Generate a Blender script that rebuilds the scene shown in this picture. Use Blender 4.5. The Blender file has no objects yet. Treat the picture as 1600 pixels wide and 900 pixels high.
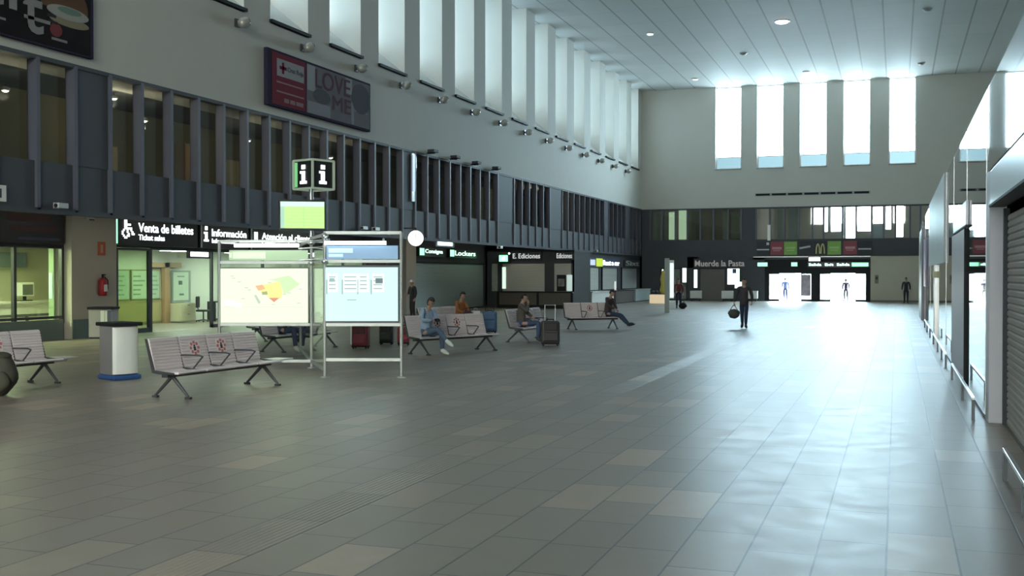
import bpy, bmesh, math, random
from mathutils import Vector, Matrix, Euler
random.seed(7)
C = bpy.context.scene.collection
SC = bpy.context.scene
PI = math.pi
FLOOR_ROUGH = (0.36, 0.44)
KWIN0 = -6
SHOP_GLOW = 6.0
SIGN = 3.4
STAND_GLOW = 0.88
SKY = 8.0
EXPO = 2.2
SIDE = 0.16
ARC = 12.0
SUNSIDE = 1.35
FLOOR_IOR = 2.05
LAMP = 0.21

# ------------------------------------------------------------------ materials
def mat(name, col, rough=0.5, metal=0.0, var=0.06, scale=6.0, bump=0.0, spec=0.5):
    m = bpy.data.materials.new(name); m.use_nodes = True
    nt = m.node_tree; p = nt.nodes['Principled BSDF']
    p.inputs['Roughness'].default_value = rough
    p.inputs['Metallic'].default_value = metal
    p.inputs['Specular IOR Level'].default_value = spec
    tc = nt.nodes.new('ShaderNodeTexCoord'); nz = nt.nodes.new('ShaderNodeTexNoise')
    nz.inputs['Scale'].default_value = scale; nz.inputs['Detail'].default_value = 4
    nt.links.new(tc.outputs['Object'], nz.inputs['Vector'])
    mx = nt.nodes.new('ShaderNodeMix'); mx.data_type = 'RGBA'
    lo = [max(0, c*(1-var)) for c in col]; hi = [min(1, c*(1+var)) for c in col]
    mx.inputs[6].default_value = (*lo, 1); mx.inputs[7].default_value = (*hi, 1)
    nt.links.new(nz.outputs['Fac'], mx.inputs[0]); nt.links.new(mx.outputs[2], p.inputs['Base Color'])
    if bump:
        b = nt.nodes.new('ShaderNodeBump'); b.inputs['Strength'].default_value = bump; b.inputs['Distance'].default_value = 0.01
        nt.links.new(nz.outputs['Fac'], b.inputs['Height']); nt.links.new(b.outputs['Normal'], p.inputs['Normal'])
    return m

def glow(name, col, strength, base=None):
    m = bpy.data.materials.new(name); m.use_nodes = True
    p = m.node_tree.nodes['Principled BSDF']
    p.inputs['Base Color'].default_value = (*(base or tuple(c*0.3 for c in col)), 1)
    p.inputs['Emission Color'].default_value = (*col, 1)
    p.inputs['Emission Strength'].default_value = strength*LAMP
    p.inputs['Roughness'].default_value = 0.4
    return m

def glass(name, tint=(0.93, 0.97, 0.95), refl=0.10):
    m = bpy.data.materials.new(name); m.use_nodes = True
    nt = m.node_tree; nt.nodes.remove(nt.nodes['Principled BSDF'])
    out = nt.nodes['Material Output']
    tr = nt.nodes.new('ShaderNodeBsdfTransparent'); tr.inputs[0].default_value = (*tint, 1)
    gl = nt.nodes.new('ShaderNodeBsdfGlossy'); gl.inputs['Roughness'].default_value = 0.02
    fr = nt.nodes.new('ShaderNodeFresnel'); ge = nt.nodes.new('ShaderNodeNewGeometry')
    io = nt.nodes.new('ShaderNodeMapRange'); io.inputs[3].default_value = 1.45; io.inputs[4].default_value = 1/1.45
    nt.links.new(ge.outputs['Backfacing'], io.inputs[0]); nt.links.new(io.outputs[0], fr.inputs['IOR'])
    sc = nt.nodes.new('ShaderNodeMath'); sc.operation = 'MULTIPLY_ADD'
    sc.inputs[1].default_value = 0.9; sc.inputs[2].default_value = refl - 0.035
    sc.use_clamp = True
    mx = nt.nodes.new('ShaderNodeMixShader')
    nt.links.new(fr.outputs[0], sc.inputs[0]); nt.links.new(sc.outputs[0], mx.inputs[0])
    nt.links.new(tr.outputs[0], mx.inputs[1]); nt.links.new(gl.outputs[0], mx.inputs[2])
    nt.links.new(mx.outputs[0], out.inputs[0])
    return m

def floor_material():
    m = bpy.data.materials.new('polished_stone_planks'); m.use_nodes = True
    nt = m.node_tree; p = nt.nodes['Principled BSDF']; L = nt.links.new
    tc = nt.nodes.new('ShaderNodeTexCoord')
    sep = nt.nodes.new('ShaderNodeSeparateXYZ'); L(tc.outputs['Object'], sep.inputs[0])
    def math_(op, a, b=None, c=None):
        n = nt.nodes.new('ShaderNodeMath'); n.operation = op
        for i, v in enumerate((a, b, c)):
            if v is None: continue
            if isinstance(v, (int, float)): n.inputs[i].default_value = v
            else: L(v, n.inputs[i])
        return n.outputs[0]
    xo = math_('SUBTRACT', sep.outputs['X'], 0.415)
    cmb = nt.nodes.new('ShaderNodeCombineXYZ'); L(sep.outputs['Y'], cmb.inputs[0]); L(xo, cmb.inputs[1])
    br = nt.nodes.new('ShaderNodeTexBrick'); L(cmb.outputs[0], br.inputs['Vector'])
    br.offset = 0.37; br.offset_frequency = 2; br.squash = 0.72; br.squash_frequency = 3
    br.inputs['Color1'].default_value = (0, 0, 0, 1); br.inputs['Color2'].default_value = (1, 1, 1, 1)
    br.inputs['Mortar'].default_value = (0, 0, 0, 1)
    br.inputs['Scale'].default_value = 1.0; br.inputs['Mortar Size'].default_value = 0.008
    br.inputs['Mortar Smooth'].default_value = 0.15
    br.inputs['Brick Width'].default_value = 1.12; br.inputs['Row Height'].default_value = 0.475
    ramp = nt.nodes.new('ShaderNodeValToRGB'); L(br.outputs['Color'], ramp.inputs[0])
    e = ramp.color_ramp.elements
    e[0].position = 0; e[0].color = (0.185, 0.155, 0.122, 1)
    e[1].position = 1; e[1].color = (0.34, 0.265, 0.195, 1)
    for pos, col in ((0.35, (0.22, 0.182, 0.142, 1)), (0.7, (0.195, 0.168, 0.134, 1)), (0.88, (0.265, 0.214, 0.162, 1))):
        n = e.new(pos); n.color = col
    nz = nt.nodes.new('ShaderNodeTexNoise'); nz.inputs['Scale'].default_value = 3.2; nz.inputs['Detail'].default_value = 8
    nz.inputs['Roughness'].default_value = 0.62; L(tc.outputs['Object'], nz.inputs['Vector'])
    vr = nt.nodes.new('ShaderNodeMapRange'); L(nz.outputs['Fac'], vr.inputs[0])
    vr.inputs[1].default_value = 0.3; vr.inputs[2].default_value = 0.7; vr.inputs[3].default_value = 0.86; vr.inputs[4].default_value = 1.14
    mul = nt.nodes.new('ShaderNodeMix'); mul.data_type = 'RGBA'; mul.blend_type = 'MULTIPLY'; mul.inputs[0].default_value = 1
    cc = nt.nodes.new('ShaderNodeCombineXYZ')
    for i in range(3): L(vr.outputs[0], cc.inputs[i])
    L(ramp.outputs[0], mul.inputs[6]); L(cc.outputs[0], mul.inputs[7])
    # expansion joints every 23.6 m
    ym = math_('PINGPONG', sep.outputs['Y'], 11.8)
    jd = math_('LESS_THAN', math_('ABSOLUTE', ym), 0.045)
    # ribbed guide strip
    inx = math_('MULTIPLY', math_('GREATER_THAN', sep.outputs['X'], -4.78), math_('LESS_THAN', sep.outputs['X'], -4.31))
    rib = math_('SINE', math_('MULTIPLY', sep.outputs['X'], 2*PI/0.052))
    ribh = math_('MULTIPLY', rib, inx)
    mort = math_('MAXIMUM', br.outputs['Fac'], jd)
    dk = nt.nodes.new('ShaderNodeMix'); dk.data_type = 'RGBA'; L(mort, dk.inputs[0]); L(mul.outputs[2], dk.inputs[6])
    dk.inputs[7].default_value = (0.045, 0.043, 0.04, 1)
    L(dk.outputs[2], p.inputs['Base Color'])
    rr = nt.nodes.new('ShaderNodeMapRange'); L(nz.outputs['Fac'], rr.inputs[0])
    rr.inputs[1].default_value = 0.3; rr.inputs[2].default_value = 0.7; rr.inputs[3].default_value = FLOOR_ROUGH[0]; rr.inputs[4].default_value = FLOOR_ROUGH[1]
    L(rr.outputs[0], p.inputs['Roughness'])
    p.inputs['IOR'].default_value = FLOOR_IOR
    p.inputs['Specular IOR Level'].default_value = 0.5
    h = math_('MULTIPLY', mort, -0.8)
    h = math_('ADD', h, math_('MULTIPLY', ribh, 0.6))
    b = nt.nodes.new('ShaderNodeBump'); b.inputs['Strength'].default_value = 0.35; b.inputs['Distance'].default_value = 0.01
    L(h, b.inputs['Height']); L(b.outputs['Normal'], p.inputs['Normal'])
    return m

def ceiling_material():
    m = bpy.data.materials.new('white_ceiling_tiles'); m.use_nodes = True
    nt = m.node_tree; p = nt.nodes['Principled BSDF']; L = nt.links.new
    tc = nt.nodes.new('ShaderNodeTexCoord')
    sep = nt.nodes.new('ShaderNodeSeparateXYZ'); L(tc.outputs['Object'], sep.inputs[0])
    cmb = nt.nodes.new('ShaderNodeCombineXYZ')
    ax = nt.nodes.new('ShaderNodeMath'); ax.operation = 'ADD'; ax.inputs[1].default_value = 0.75+30.8; L(sep.outputs['X'], ax.inputs[0])
    L(sep.outputs['Y'], cmb.inputs[0]); L(ax.outputs[0], cmb.inputs[1])
    br = nt.nodes.new('ShaderNodeTexBrick'); L(cmb.outputs[0], br.inputs['Vector']); br.offset = 0.0
    br.inputs['Color1'].default_value = (0.58, 0.61, 0.60, 1); br.inputs['Color2'].default_value = (0.63, 0.65, 0.64, 1)
    br.inputs['Mortar'].default_value = (0.46, 0.48, 0.48, 1)
    br.inputs['Scale'].default_value = 1; br.inputs['Mortar Size'].default_value = 0.022; br.inputs['Mortar Smooth'].default_value = 0.3
    br.inputs['Brick Width'].default_value = 3.06; br.inputs['Row Height'].default_value = 1.54
    # the joints that run the length of the hall are deeper
    sx = nt.nodes.new('ShaderNodeMath'); sx.operation = 'PINGPONG'; sx.inputs[1].default_value = 0.77; L(ax.outputs[0], sx.inputs[0])
    lt = nt.nodes.new('ShaderNodeMath'); lt.operation = 'LESS_THAN'; lt.inputs[1].default_value = 0.045; L(sx.outputs[0], lt.inputs[0])
    mx = nt.nodes.new('ShaderNodeMix'); mx.data_type = 'RGBA'; L(lt.outputs[0], mx.inputs[0]); L(br.outputs['Color'], mx.inputs[6])
    mx.inputs[7].default_value = (0.34, 0.35, 0.35, 1)
    L(mx.outputs[2], p.inputs['Base Color']); p.inputs['Roughness'].default_value = 0.7
    return m

def shutter_material(name, col, pitch, axis='Z', rough=0.45, depth=1.0):
    m = mat(name, col, rough, 0.3, 0.05)
    nt = m.node_tree; p = nt.nodes['Principled BSDF']; L = nt.links.new
    tc = nt.nodes.new('ShaderNodeTexCoord'); sep = nt.nodes.new('ShaderNodeSeparateXYZ'); L(tc.outputs['Object'], sep.inputs[0])
    f = nt.nodes.new('ShaderNodeMath'); f.operation = 'PINGPONG'; f.inputs[1].default_value = pitch/2; L(sep.outputs[axis], f.inputs[0])
    s = nt.nodes.new('ShaderNodeMath'); s.operation = 'MULTIPLY'; s.inputs[1].default_value = 2/pitch; L(f.outputs[0], s.inputs[0])
    b = nt.nodes.new('ShaderNodeBump'); b.inputs['Strength'].default_value = depth; b.inputs['Distance'].default_value = 0.03
    L(s.outputs[0], b.inputs['Height']); L(b.outputs['Normal'], p.inputs['Normal'])
    return m

# ------------------------------------------------------------------ mesh builder
class B:
    def __init__(s): s.v = []; s.f = []; s.m = []; s.sm = []
    def add(s, vs, fs, mi=0, smooth=False):
        o = len(s.v); s.v += [tuple(v) for v in vs]
        for f in fs: s.f.append(tuple(i+o for i in f)); s.m.append(mi); s.sm.append(smooth)
        return s
    def box(s, x0, x1, y0, y1, z0, z1, mi=0):
        x0, x1 = sorted((x0, x1)); y0, y1 = sorted((y0, y1)); z0, z1 = sorted((z0, z1))
        vs = [(x0,y0,z0),(x1,y0,z0),(x1,y1,z0),(x0,y1,z0),(x0,y0,z1),(x1,y0,z1),(x1,y1,z1),(x0,y1,z1)]
        return s.add(vs, [(0,3,2,1),(4,5,6,7),(0,1,5,4),(1,2,6,5),(2,3,7,6),(3,0,4,7)], mi)
    def bar(s, p, q, w, h, z0, z1=None, mi=0):
        """upright slab between two floor points p, q (2-D), w thick, from z0 to z1"""
        p = Vector(p); q = Vector(q); d = (q-p).normalized(); n = Vector((-d.y, d.x))*w/2
        z1 = z0+h if z1 is None else z1
        a = [p-n, q-n, q+n, p+n]
        vs = [(c.x, c.y, z0) for c in a]+[(c.x, c.y, z1) for c in a]
        return s.add(vs, [(0,3,2,1),(4,5,6,7),(0,1,5,4),(1,2,6,5),(2,3,7,6),(3,0,4,7)], mi)
    def tube(s, p, q, r, n=8, r2=None, mi=0, smooth=True):
        p = Vector(p); q = Vector(q); r2 = r if r2 is None else r2
        d = (q-p).normalized(); a = d.orthogonal().normalized(); b = d.cross(a)
        vs = []
        for k, (c, rr) in enumerate(((p, r), (q, r2))):
            for i in range(n):
                t = 2*PI*i/n; vs.append(c+a*math.cos(t)*rr+b*math.sin(t)*rr)
        fs = [(i, (i+1) % n, n+(i+1) % n, n+i) for i in range(n)]
        s.add(vs, fs, mi, smooth)
        s.add(vs[:n], [tuple(reversed(range(n)))], mi); s.add(vs[n:], [tuple(range(n))], mi)
        return s
    def path(s, pts, r, n=8, mi=0):
        for a, b in zip(pts[:-1], pts[1:]): s.tube(a, b, r, n, mi=mi)
        for a in pts[1:-1]: s.ball(a, (r, r, r), n, max(4, n//2), mi)
        return s
    def ball(s, c, r, nu=16, nv=10, mi=0, f=None):
        vs = []; c = Vector(c)
        for j in range(nv+1):
            ph = PI*j/nv
            for i in range(nu):
                th = 2*PI*i/nu
                d = Vector((math.sin(ph)*math.cos(th), math.sin(ph)*math.sin(th), math.cos(ph)))
                v = Vector((d.x*r[0], d.y*r[1], d.z*r[2]))
                if f: v = f(d, v)
                vs.append(c+v)
        fs = []
        for j in range(nv):
            for i in range(nu):
                a, b = j*nu+i, j*nu+(i+1) % nu
                if j == 0: fs.append((a, a+nu, b+nu))
                elif j == nv-1: fs.append((a, a+nu, b))
                else: fs.append((a, a+nu, b+nu, b))
        return s.add(vs, fs, mi, True)
    def lathe(s, prof, n=24, c=(0,0,0), mi=0):
        vs = []; k = len(prof)
        for r, z in prof:
            for i in range(n):
                t = 2*PI*i/n; vs.append((c[0]+r*math.cos(t), c[1]+r*math.sin(t), c[2]+z))
        fs = [(j*n+i, j*n+(i+1) % n, (j+1)*n+(i+1) % n, (j+1)*n+i) for j in range(k-1) for i in range(n)]
        s.add(vs, fs, mi, True)
        s.add(vs[:n], [tuple(reversed(range(n)))], mi); s.add(vs[-n:], [tuple(range(n))], mi)
        return s
    def prism(s, poly, axis, a, b, mi=0):
        """poly: 2-D outline in the two other axes (cyclic order x,y,z), swept from a to b along axis"""
        def P(u, v, t): return {'x': (t, u, v), 'y': (u, t, v), 'z': (u, v, t)}[axis]
        n = len(poly); vs = [P(u, v, a) for u, v in poly]+[P(u, v, b) for u, v in poly]
        fs = [tuple(range(n)), tuple(reversed(range(n, 2*n)))]+[(i, n+i, n+(i+1) % n, (i+1) % n) for i in range(n)]
        return s.add(vs, fs, mi)
    def quad(s, a, b, c, d, mi=0): return s.add([a, b, c, d], [(0, 1, 2, 3)], mi)
    def xform(s, M):
        s.v = [tuple(M @ Vector(v)) for v in s.v]; return s
    def mesh(s, name, mats):
        me = bpy.data.meshes.new(name); me.from_pydata(s.v, [], s.f)
        for m in (mats if isinstance(mats, (list, tuple)) else [mats]): me.materials.append(m)
        me.polygons.foreach_set('material_index', s.m); me.polygons.foreach_set('use_smooth', s.sm)
        bm = bmesh.new(); bm.from_mesh(me); bmesh.ops.recalc_face_normals(bm, faces=bm.faces); bm.to_mesh(me); bm.free()
        me.update(); return me
    def build(s, name, mats, parent=None, world=False, bevel=0, seg=2, label=None):
        if parent is not None and world:
            s.xform((Matrix.Translation(parent.location) @ parent.rotation_euler.to_matrix().to_4x4()).inverted())
        o = bpy.data.objects.new(name, s.mesh(name, mats)); C.objects.link(o)
        if parent is not None: o.parent = parent
        if bevel:
            b = o.modifiers.new('soft_edges', 'BEVEL'); b.width = bevel; b.segments = seg; b.limit_method = 'ANGLE'
        if label: o['label'] = label
        return o

def subpart(b, name, mats, part, thing_, world=True, bevel=0, label=None):
    """a mesh under a part whose own transform is the identity, written in world or thing coordinates"""
    if world:
        b.xform((Matrix.Translation(thing_.location) @ thing_.rotation_euler.to_matrix().to_4x4()).inverted())
    return b.build(name, mats, part, bevel=bevel, label=label)

def tag(o, label=None, cat=None, group=None, kind=None):
    if label: o['label'] = label
    if cat: o['category'] = cat
    if group: o['group'] = group
    if kind: o['kind'] = kind
    return o
def thing(name, label, cat, loc=(0,0,0), rz=0, group=None, kind=None):
    o = bpy.data.objects.new(name, None); C.objects.link(o); o.empty_display_size = 0.2
    o.location = loc; o.rotation_euler = Euler((0,0,rz))
    return tag(o, label, cat, group, kind)
def struct(b, name, mats, label, cat, **k):
    return tag(b.build(name, mats, **k), label, cat, None, 'structure')
def dup(root, loc, rz=None, label=None, group=None):
    def cp(o, par):
        c = o.copy(); C.objects.link(c)
        if par is not None: c.parent = par
        for ch in o.children: cp(ch, c)
        return c
    r = cp(root, None); r.location = loc
    if rz is not None: r.rotation_euler = Euler((0,0,rz))
    if label: r['label'] = label
    if group: r['group'] = group
    return r

def text_builder(body, width, height, origin, facing='x', depth=0.01, mi=0, b=None, spacing=1.0, bold=0.012):
    """lettering fitted to width x height, its lower-left corner at origin; facing 'x' reads along +Y and looks to +X, 'y' reads along +X and looks to -Y"""
    cu = bpy.data.curves.new('lettering', 'FONT'); cu.body = body; cu.size = 1; cu.extrude = 0.02; cu.resolution_u = 3; cu.space_character = spacing; cu.offset = bold
    o = bpy.data.objects.new('lettering_temp', cu); C.objects.link(o)
    bpy.context.view_layer.update()
    dg = bpy.context.evaluated_depsgraph_get()
    me = bpy.data.meshes.new_from_object(o.evaluated_get(dg))
    bpy.data.objects.remove(o); bpy.data.curves.remove(cu)
    vs = [v.co.copy() for v in me.vertices]; fs = [tuple(p.vertices) for p in me.polygons]
    bpy.data.meshes.remove(me)
    x0, x1 = min(v.x for v in vs), max(v.x for v in vs); y0, y1 = min(v.y for v in vs), max(v.y for v in vs)
    out = []
    for v in vs:
        a = (v.x-x0)/(x1-x0)*width; c = (v.y-y0)/(y1-y0)*height; d = (v.z+0.02)/0.04*depth
        if facing == 'x': out.append((origin[0]+d, origin[1]+a, origin[2]+c))
        else: out.append((origin[0]+a, origin[1]-d, origin[2]+c))
    b = b or B(); b.add(out, fs, mi); return b

def pixels(rows, b, origin, cell, facing='y', depth=0.02, mi=0):
    """a pictogram from rows of characters, top row first"""
    for r, row in enumerate(reversed(rows)):
        for c, ch in enumerate(row):
            if ch != '#': continue
            a0, a1 = c*cell, (c+1)*cell; z0, z1 = r*cell, (r+1)*cell
            if facing == 'y': b.box(origin[0]+a0, origin[0]+a1, origin[1]-depth, origin[1], origin[2]+z0, origin[2]+z1, mi)
            else: b.box(origin[0], origin[0]+depth, origin[1]+a0, origin[1]+a1, origin[2]+z0, origin[2]+z1, mi)
    return b

ORD = ['first','second','third','fourth','fifth','sixth','seventh','eighth','ninth','tenth','eleventh','twelfth','thirteenth','fourteenth','fifteenth','sixteenth','seventeenth','eighteenth','nineteenth','twentieth','twenty-first','twenty-second','twenty-third','twenty-fourth','twenty-fifth','twenty-sixth']
M_ = dict(
    white=mat('wall_plaster', (0.58, 0.565, 0.515), 0.75, 0, 0.03, 1.5),
    concrete=mat('pillar_plaster', (0.50, 0.46, 0.40), 0.7, 0, 0.04, 2),
    beige=mat('beige_cladding', (0.50, 0.47, 0.38), 0.6, 0, 0.03, 2),
    dark=mat('charcoal_metal', (0.060, 0.063, 0.072), 0.6, 0.0, 0.08, 2, 0, 0.2),
    panel=mat('charcoal_panel', (0.078, 0.081, 0.093), 0.6, 0.0, 0.06, 1.5, 0, 0.25),
    fin=mat('slate_metal_fin', (0.125, 0.128, 0.16), 0.5, 0.1, 0.05, 2, 0, 0.35),
    black=mat('black_frame', (0.016, 0.018, 0.02), 0.6, 0.0, 0.1, 6, 0, 0.2),
    brown=mat('brown_blind', (0.13, 0.115, 0.10), 0.7, 0, 0.12, 1.2),
    olive=mat('olive_wall', (0.16, 0.145, 0.08), 0.8, 0, 0.15, 0.5),
    stand=mat('stand_steel', (0.34, 0.36, 0.35), 0.35, 0.3, 0.05),
    steel=mat('brushed_steel', (0.55, 0.57, 0.58), 0.28, 0.9, 0.05),
    pale=mat('pale_metal', (0.62, 0.62, 0.62), 0.35, 0.5, 0.04),
    seat=mat('perforated_seat_metal', (0.76, 0.68, 0.695), 0.45, 0.05, 0.05, 40, 0.1),
    leg=mat('graphite_leg', (0.09, 0.095, 0.105), 0.4, 0.5, 0.1),
    glass=glass('clear_glass'), glassdark=glass('smoked_glass', (0.75, 0.77, 0.72), 0.05),
    glasswin=glass('window_glass', (0.95, 0.98, 0.99), 0.06),
    floor=floor_material(), ceil=ceiling_material(),
    red=mat('red_paint', (0.42, 0.02, 0.03), 0.4), orange=mat('orange_plate', (0.55, 0.12, 0.05), 0.5),
    whitep=mat('white_laminate', (0.78, 0.80, 0.77), 0.4, 0, 0.03),
    blue=mat('blue_plastic', (0.03, 0.09, 0.27), 0.4), teal=mat('teal_panel', (0.16, 0.21, 0.21), 0.45, 0.1, 0.06),
)
# ================================================================== THE SETTING
XL, XR, YF, YB, ZC = -18.75, 7.0, -14.0, 84.0, 16.25
struct(B().quad((-34,YF,0),(XR,YF,0),(XR,YB+0.3,0),(-34,YB+0.3,0)), 'floor', M_['floor'], 'polished grey brown stone plank floor of the concourse', 'floor')
m_out = mat('outdoor_paving', (0.62, 0.62, 0.60), 0.8, 0, 0.06, 0.6)
struct(B().quad((-40,YB+0.3,-0.01),(30,YB+0.3,-0.01),(30,150,-0.01),(-40,150,-0.01)), 'ground_outside', m_out, 'bright paved forecourt seen beyond the far doors', 'ground')
struct(B().box(-20.4,XR,YF,YB+0.6,ZC,ZC+0.3), 'ceiling', M_['ceil'], 'high ceiling of pale square tiles with long dark joints', 'ceiling')

# --- left wall above the gallery, with tall splayed window openings
WIN0, WP, WW = 30.3, 3.845, 2.36
K0, K1 = KWIN0, 13
b = B(); b.box(-20.35, XL, YF, YB, 7.08, 9.96)
edges = [YF]
for k in range(K0, K1+1): edges += [WIN0+WP*k, WIN0+WP*k+WW]
edges.append(YB)
for i in range(0, len(edges), 2): b.box(-20.35, XL, edges[i], edges[i+1], 9.96, ZC)
for k in range(K0, K1+1):
    y0 = WIN0+WP*k
    b.prism([(y0, 9.96), (y0+WW, 9.96), (y0+WW, 10.1), (y0, 10.1)], 'x', XL, XL-0.01)
    vs = [(XL,y0,9.96),(XL,y0,10.1),(-20.35,y0,11.37),(-20.35,y0,9.96)]
    vs += [(x,y0+WW,z) for x,_,z in vs]
    b.add(vs, [(0,1,2,3),(7,6,5,4),(1,5,6,2),(0,4,5,1),(3,2,6,7),(0,3,7,4)])
struct(b, 'wall_left', M_['white'], 'pale plastered side wall with a row of tall splayed openings', 'wall')
n = 0
for k in range(K1, K0-1, -1):
    y0 = WIN0+WP*k
    w = thing('window_%d' % (n+1), 'tall slit window in the long side wall, %s counting from the far corner' % ORD[n], 'window', (-20.3, y0, 11.35), kind='structure')
    f = B(); f.box(-0.05,0.05,0,0.06,0,4.9); f.box(-0.05,0.05,WW-0.06,WW,0,4.9); f.box(-0.05,0.05,0,WW,0,0.07); f.box(-0.05,0.05,0,WW,4.83,4.9); f.box(-0.04,0.04,0,WW,2.4,2.46)
    f.build('frame', M_['pale'], w)
    B().box(-0.01,0.01,0.05,WW-0.05,0.06,4.85).build('pane', M_['glasswin'], w)
    B().box(1.50,1.66,-0.05,WW+0.05,-1.36,-1.27).build('ledge', M_['black'], w)
    n += 1

# --- back wall
BW = [(-13.06,-11.14), (-9.95,-8.02), (-6.82,-4.90), (-3.72,-1.85), (-0.57,1.26)]
b = B(); b.box(-20.4, XR, YB, YB+0.5, 7.03, 10.0)
e = [-20.4]+[x for w in BW for x in w]+[XR]
for i in range(0, len(e), 2): b.box(e[i], e[i+1], YB, YB+0.5, 10.0, ZC)
struct(b, 'wall_back', M_['white'], 'pale plastered end wall with five tall windows above the doors', 'wall')
m_frost = glass('frosted_strip', (0.135, 0.15, 0.15), 0.0)
for i, (a, c) in enumerate(BW):
    n += 1
    w = thing('window_%d' % n, 'tall bright window in the end wall, %s counting from the long windowed wall' % ORD[i], 'window', (a, YB+0.42, 10.0), kind='structure')
    W = c-a; f = B()
    f.box(0,0.07,-0.04,0.04,0,6.25); f.box(W-0.07,W,-0.04,0.04,0,6.25); f.box(0,W,-0.04,0.04,0,0.09); f.box(0,W,-0.04,0.04,6.17,6.25); f.box(0,W,-0.05,0.05,0.9,0.95)
    f.build('frame', M_['pale'], w)
    B().box(0.06,W-0.06,-0.01,0.01,0.93,6.2).build('pane', M_['glasswin'], w)
    p = B().box(0.06,W-0.06,-0.015,0.015,0.06,0.92); p.build('frosted_panel', m_frost, w)
    B().box(-0.04,W+0.04,-0.46,-0.40,-0.07,0.0).build('ledge', mat('grey_ledge', (0.25,0.27,0.27), 0.5), w)
# slot vent under the windows
v = thing('wall_vent', 'long slotted air vent in the end wall under the windows', 'vent', (-10.08, YB, 8.0))
B().box(0,8.25,-0.015,0.02,-0.11,0.11).build('faceplate', mat('vent_plate',(0.36,0.37,0.36),0.6), v)
for i in range(7): B().box(0.05+i*1.18,1.08+i*1.18,-0.03,-0.014,-0.075,0.075).build('slot', M_['black'], v)

# --- right wall, wall behind the camera with invented glazing for fill light
struct(B().box(XR,XR+0.3,YF,YB+0.5,0,ZC), 'wall_right', M_['white'], 'plain pale side wall behind the glazed shopfronts', 'wall')
b = B(); b.box(-34,XR+0.3,YF-0.3,YF,3.2,10.0); b.box(-34,-14,YF-0.3,YF,0,3.2); b.box(2,XR+0.3,YF-0.3,YF,0,3.2)
e = [-34]+[x for w in BW for x in w]+[XR+0.3]
for i in range(0, len(e), 2): b.box(e[i], e[i+1], YF-0.3, YF, 10.0, ZC)
struct(b, 'wall_front', M_['white'], 'pale end wall at the near end of the hall with five added fill light windows', 'wall')
for i, (a, c) in enumerate(BW):
    n += 1
    w = thing('window_%d' % n, 'added fill light window in the near end wall, %s counting from the long windowed wall' % ORD[i], 'window', (a, YF-0.2, 10.0), kind='structure')
    W = c-a; f = B()
    f.box(0,0.07,-0.04,0.04,0,6.25); f.box(W-0.07,W,-0.04,0.04,0,6.25); f.box(0,W,-0.04,0.04,0,0.09); f.box(0,W,-0.04,0.04,6.17,6.25)
    f.build('frame', M_['pale'], w); B().box(0.06,W-0.06,-0.01,0.01,0.08,6.2).build('pane', M_['glasswin'], w)
n += 1
w = thing('window_%d' % n, 'wide glazed front added for fill light at the near end of the hall', 'window', (-14, YF-0.15, 0), kind='structure')  # invented glazing, lets frontal fill light into the hall
f = B()
for i in range(9): f.box(i*2-0.05,i*2+0.05,-0.05,0.05,0,3.2)
f.box(0,16,-0.05,0.05,2.3,2.4); f.build('frame', M_['black'], w); B().box(0,16,-0.01,0.01,0,3.2).build('pane', M_['glass'], w)
struct(B().quad((-40,YF-60,-0.01),(30,YF-60,-0.01),(30,YF-0.3,-0.01),(-40,YF-0.3,-0.01)), 'ground_outside_front', m_out, 'bright paved ground outside the added near glazing', 'ground')

# ------------------------------------------------------------------ gallery along the left wall
GZ0, GZ1, GS = 3.45, 7.08, 4.64
struct(B().box(-34.3,-34,YF,YB+0.5,0,8).box(-34,-20.4,YF,YB+0.5,7.3,8).box(-34,-18.75,YB,YB+0.5,0,7.4).box(-34,-29,YF-0.3,YF,0,8), 'wall_outer', M_['dark'], 'dark outer wall shell behind the arcade shops', 'wall')
struct(B().box(-29.2,-20.35,YF,YB,7.08,7.3), 'ceiling_gallery', M_['panel'], 'dark ceiling of the upper gallery', 'ceiling')
struct(B().box(-34,-18.95,YF,YB,4.15,4.35), 'ceiling_arcade', M_['panel'], 'dark soffit slab over the shop arcade', 'ceiling')
struct(B().box(-22.9,-22.7,YF,YB,4.35,7.08), 'wall_gallery', M_['olive'], 'dim olive back wall of the upper gallery', 'wall')
pitch = 1.238
ys = [17.83+pitch*i for i in range(54)]      # mullion centres
ys = [y for y in ys if y < YB]
solid = lambda y: any(a <= y < c for a, c in ((21.4,22.0),(39.9,40.6),(51.0,51.6),(52.2,52.9),(59.5,61.3),(71.8,73.4),(78.0,79.6)))
bays = [[]]
for y0, y1 in zip(ys[:-1], ys[1:]):
    if solid(y0): bays.append([])
    else: bays[-1].append((y0, y1))
struct(B().box(-18.95,-18.79,YF,17.83,GZ0,GZ1), 'trim_1', M_['panel'], 'blank charcoal panel at the near end of the gallery band', 'panel')
tn = 2
b = B()
for y0, y1 in zip(ys[:-1], ys[1:]):
    if solid(y0): b.box(-18.95,-18.77,y0,y1,GS,GZ1-0.04)
b.box(-18.95,-18.79,17.83,YB,GZ0,GS); b.box(-18.97,-18.72,17.83,YB,GZ0-0.02,GZ0+0.10); b.box(-18.97,-18.74,17.83,YB,GZ1-0.10,GZ1)
struct(b, 'trim_2', M_['panel'], 'charcoal spandrel and blind panels of the gallery band along the windowed wall', 'panel')
gi = 0
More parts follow.
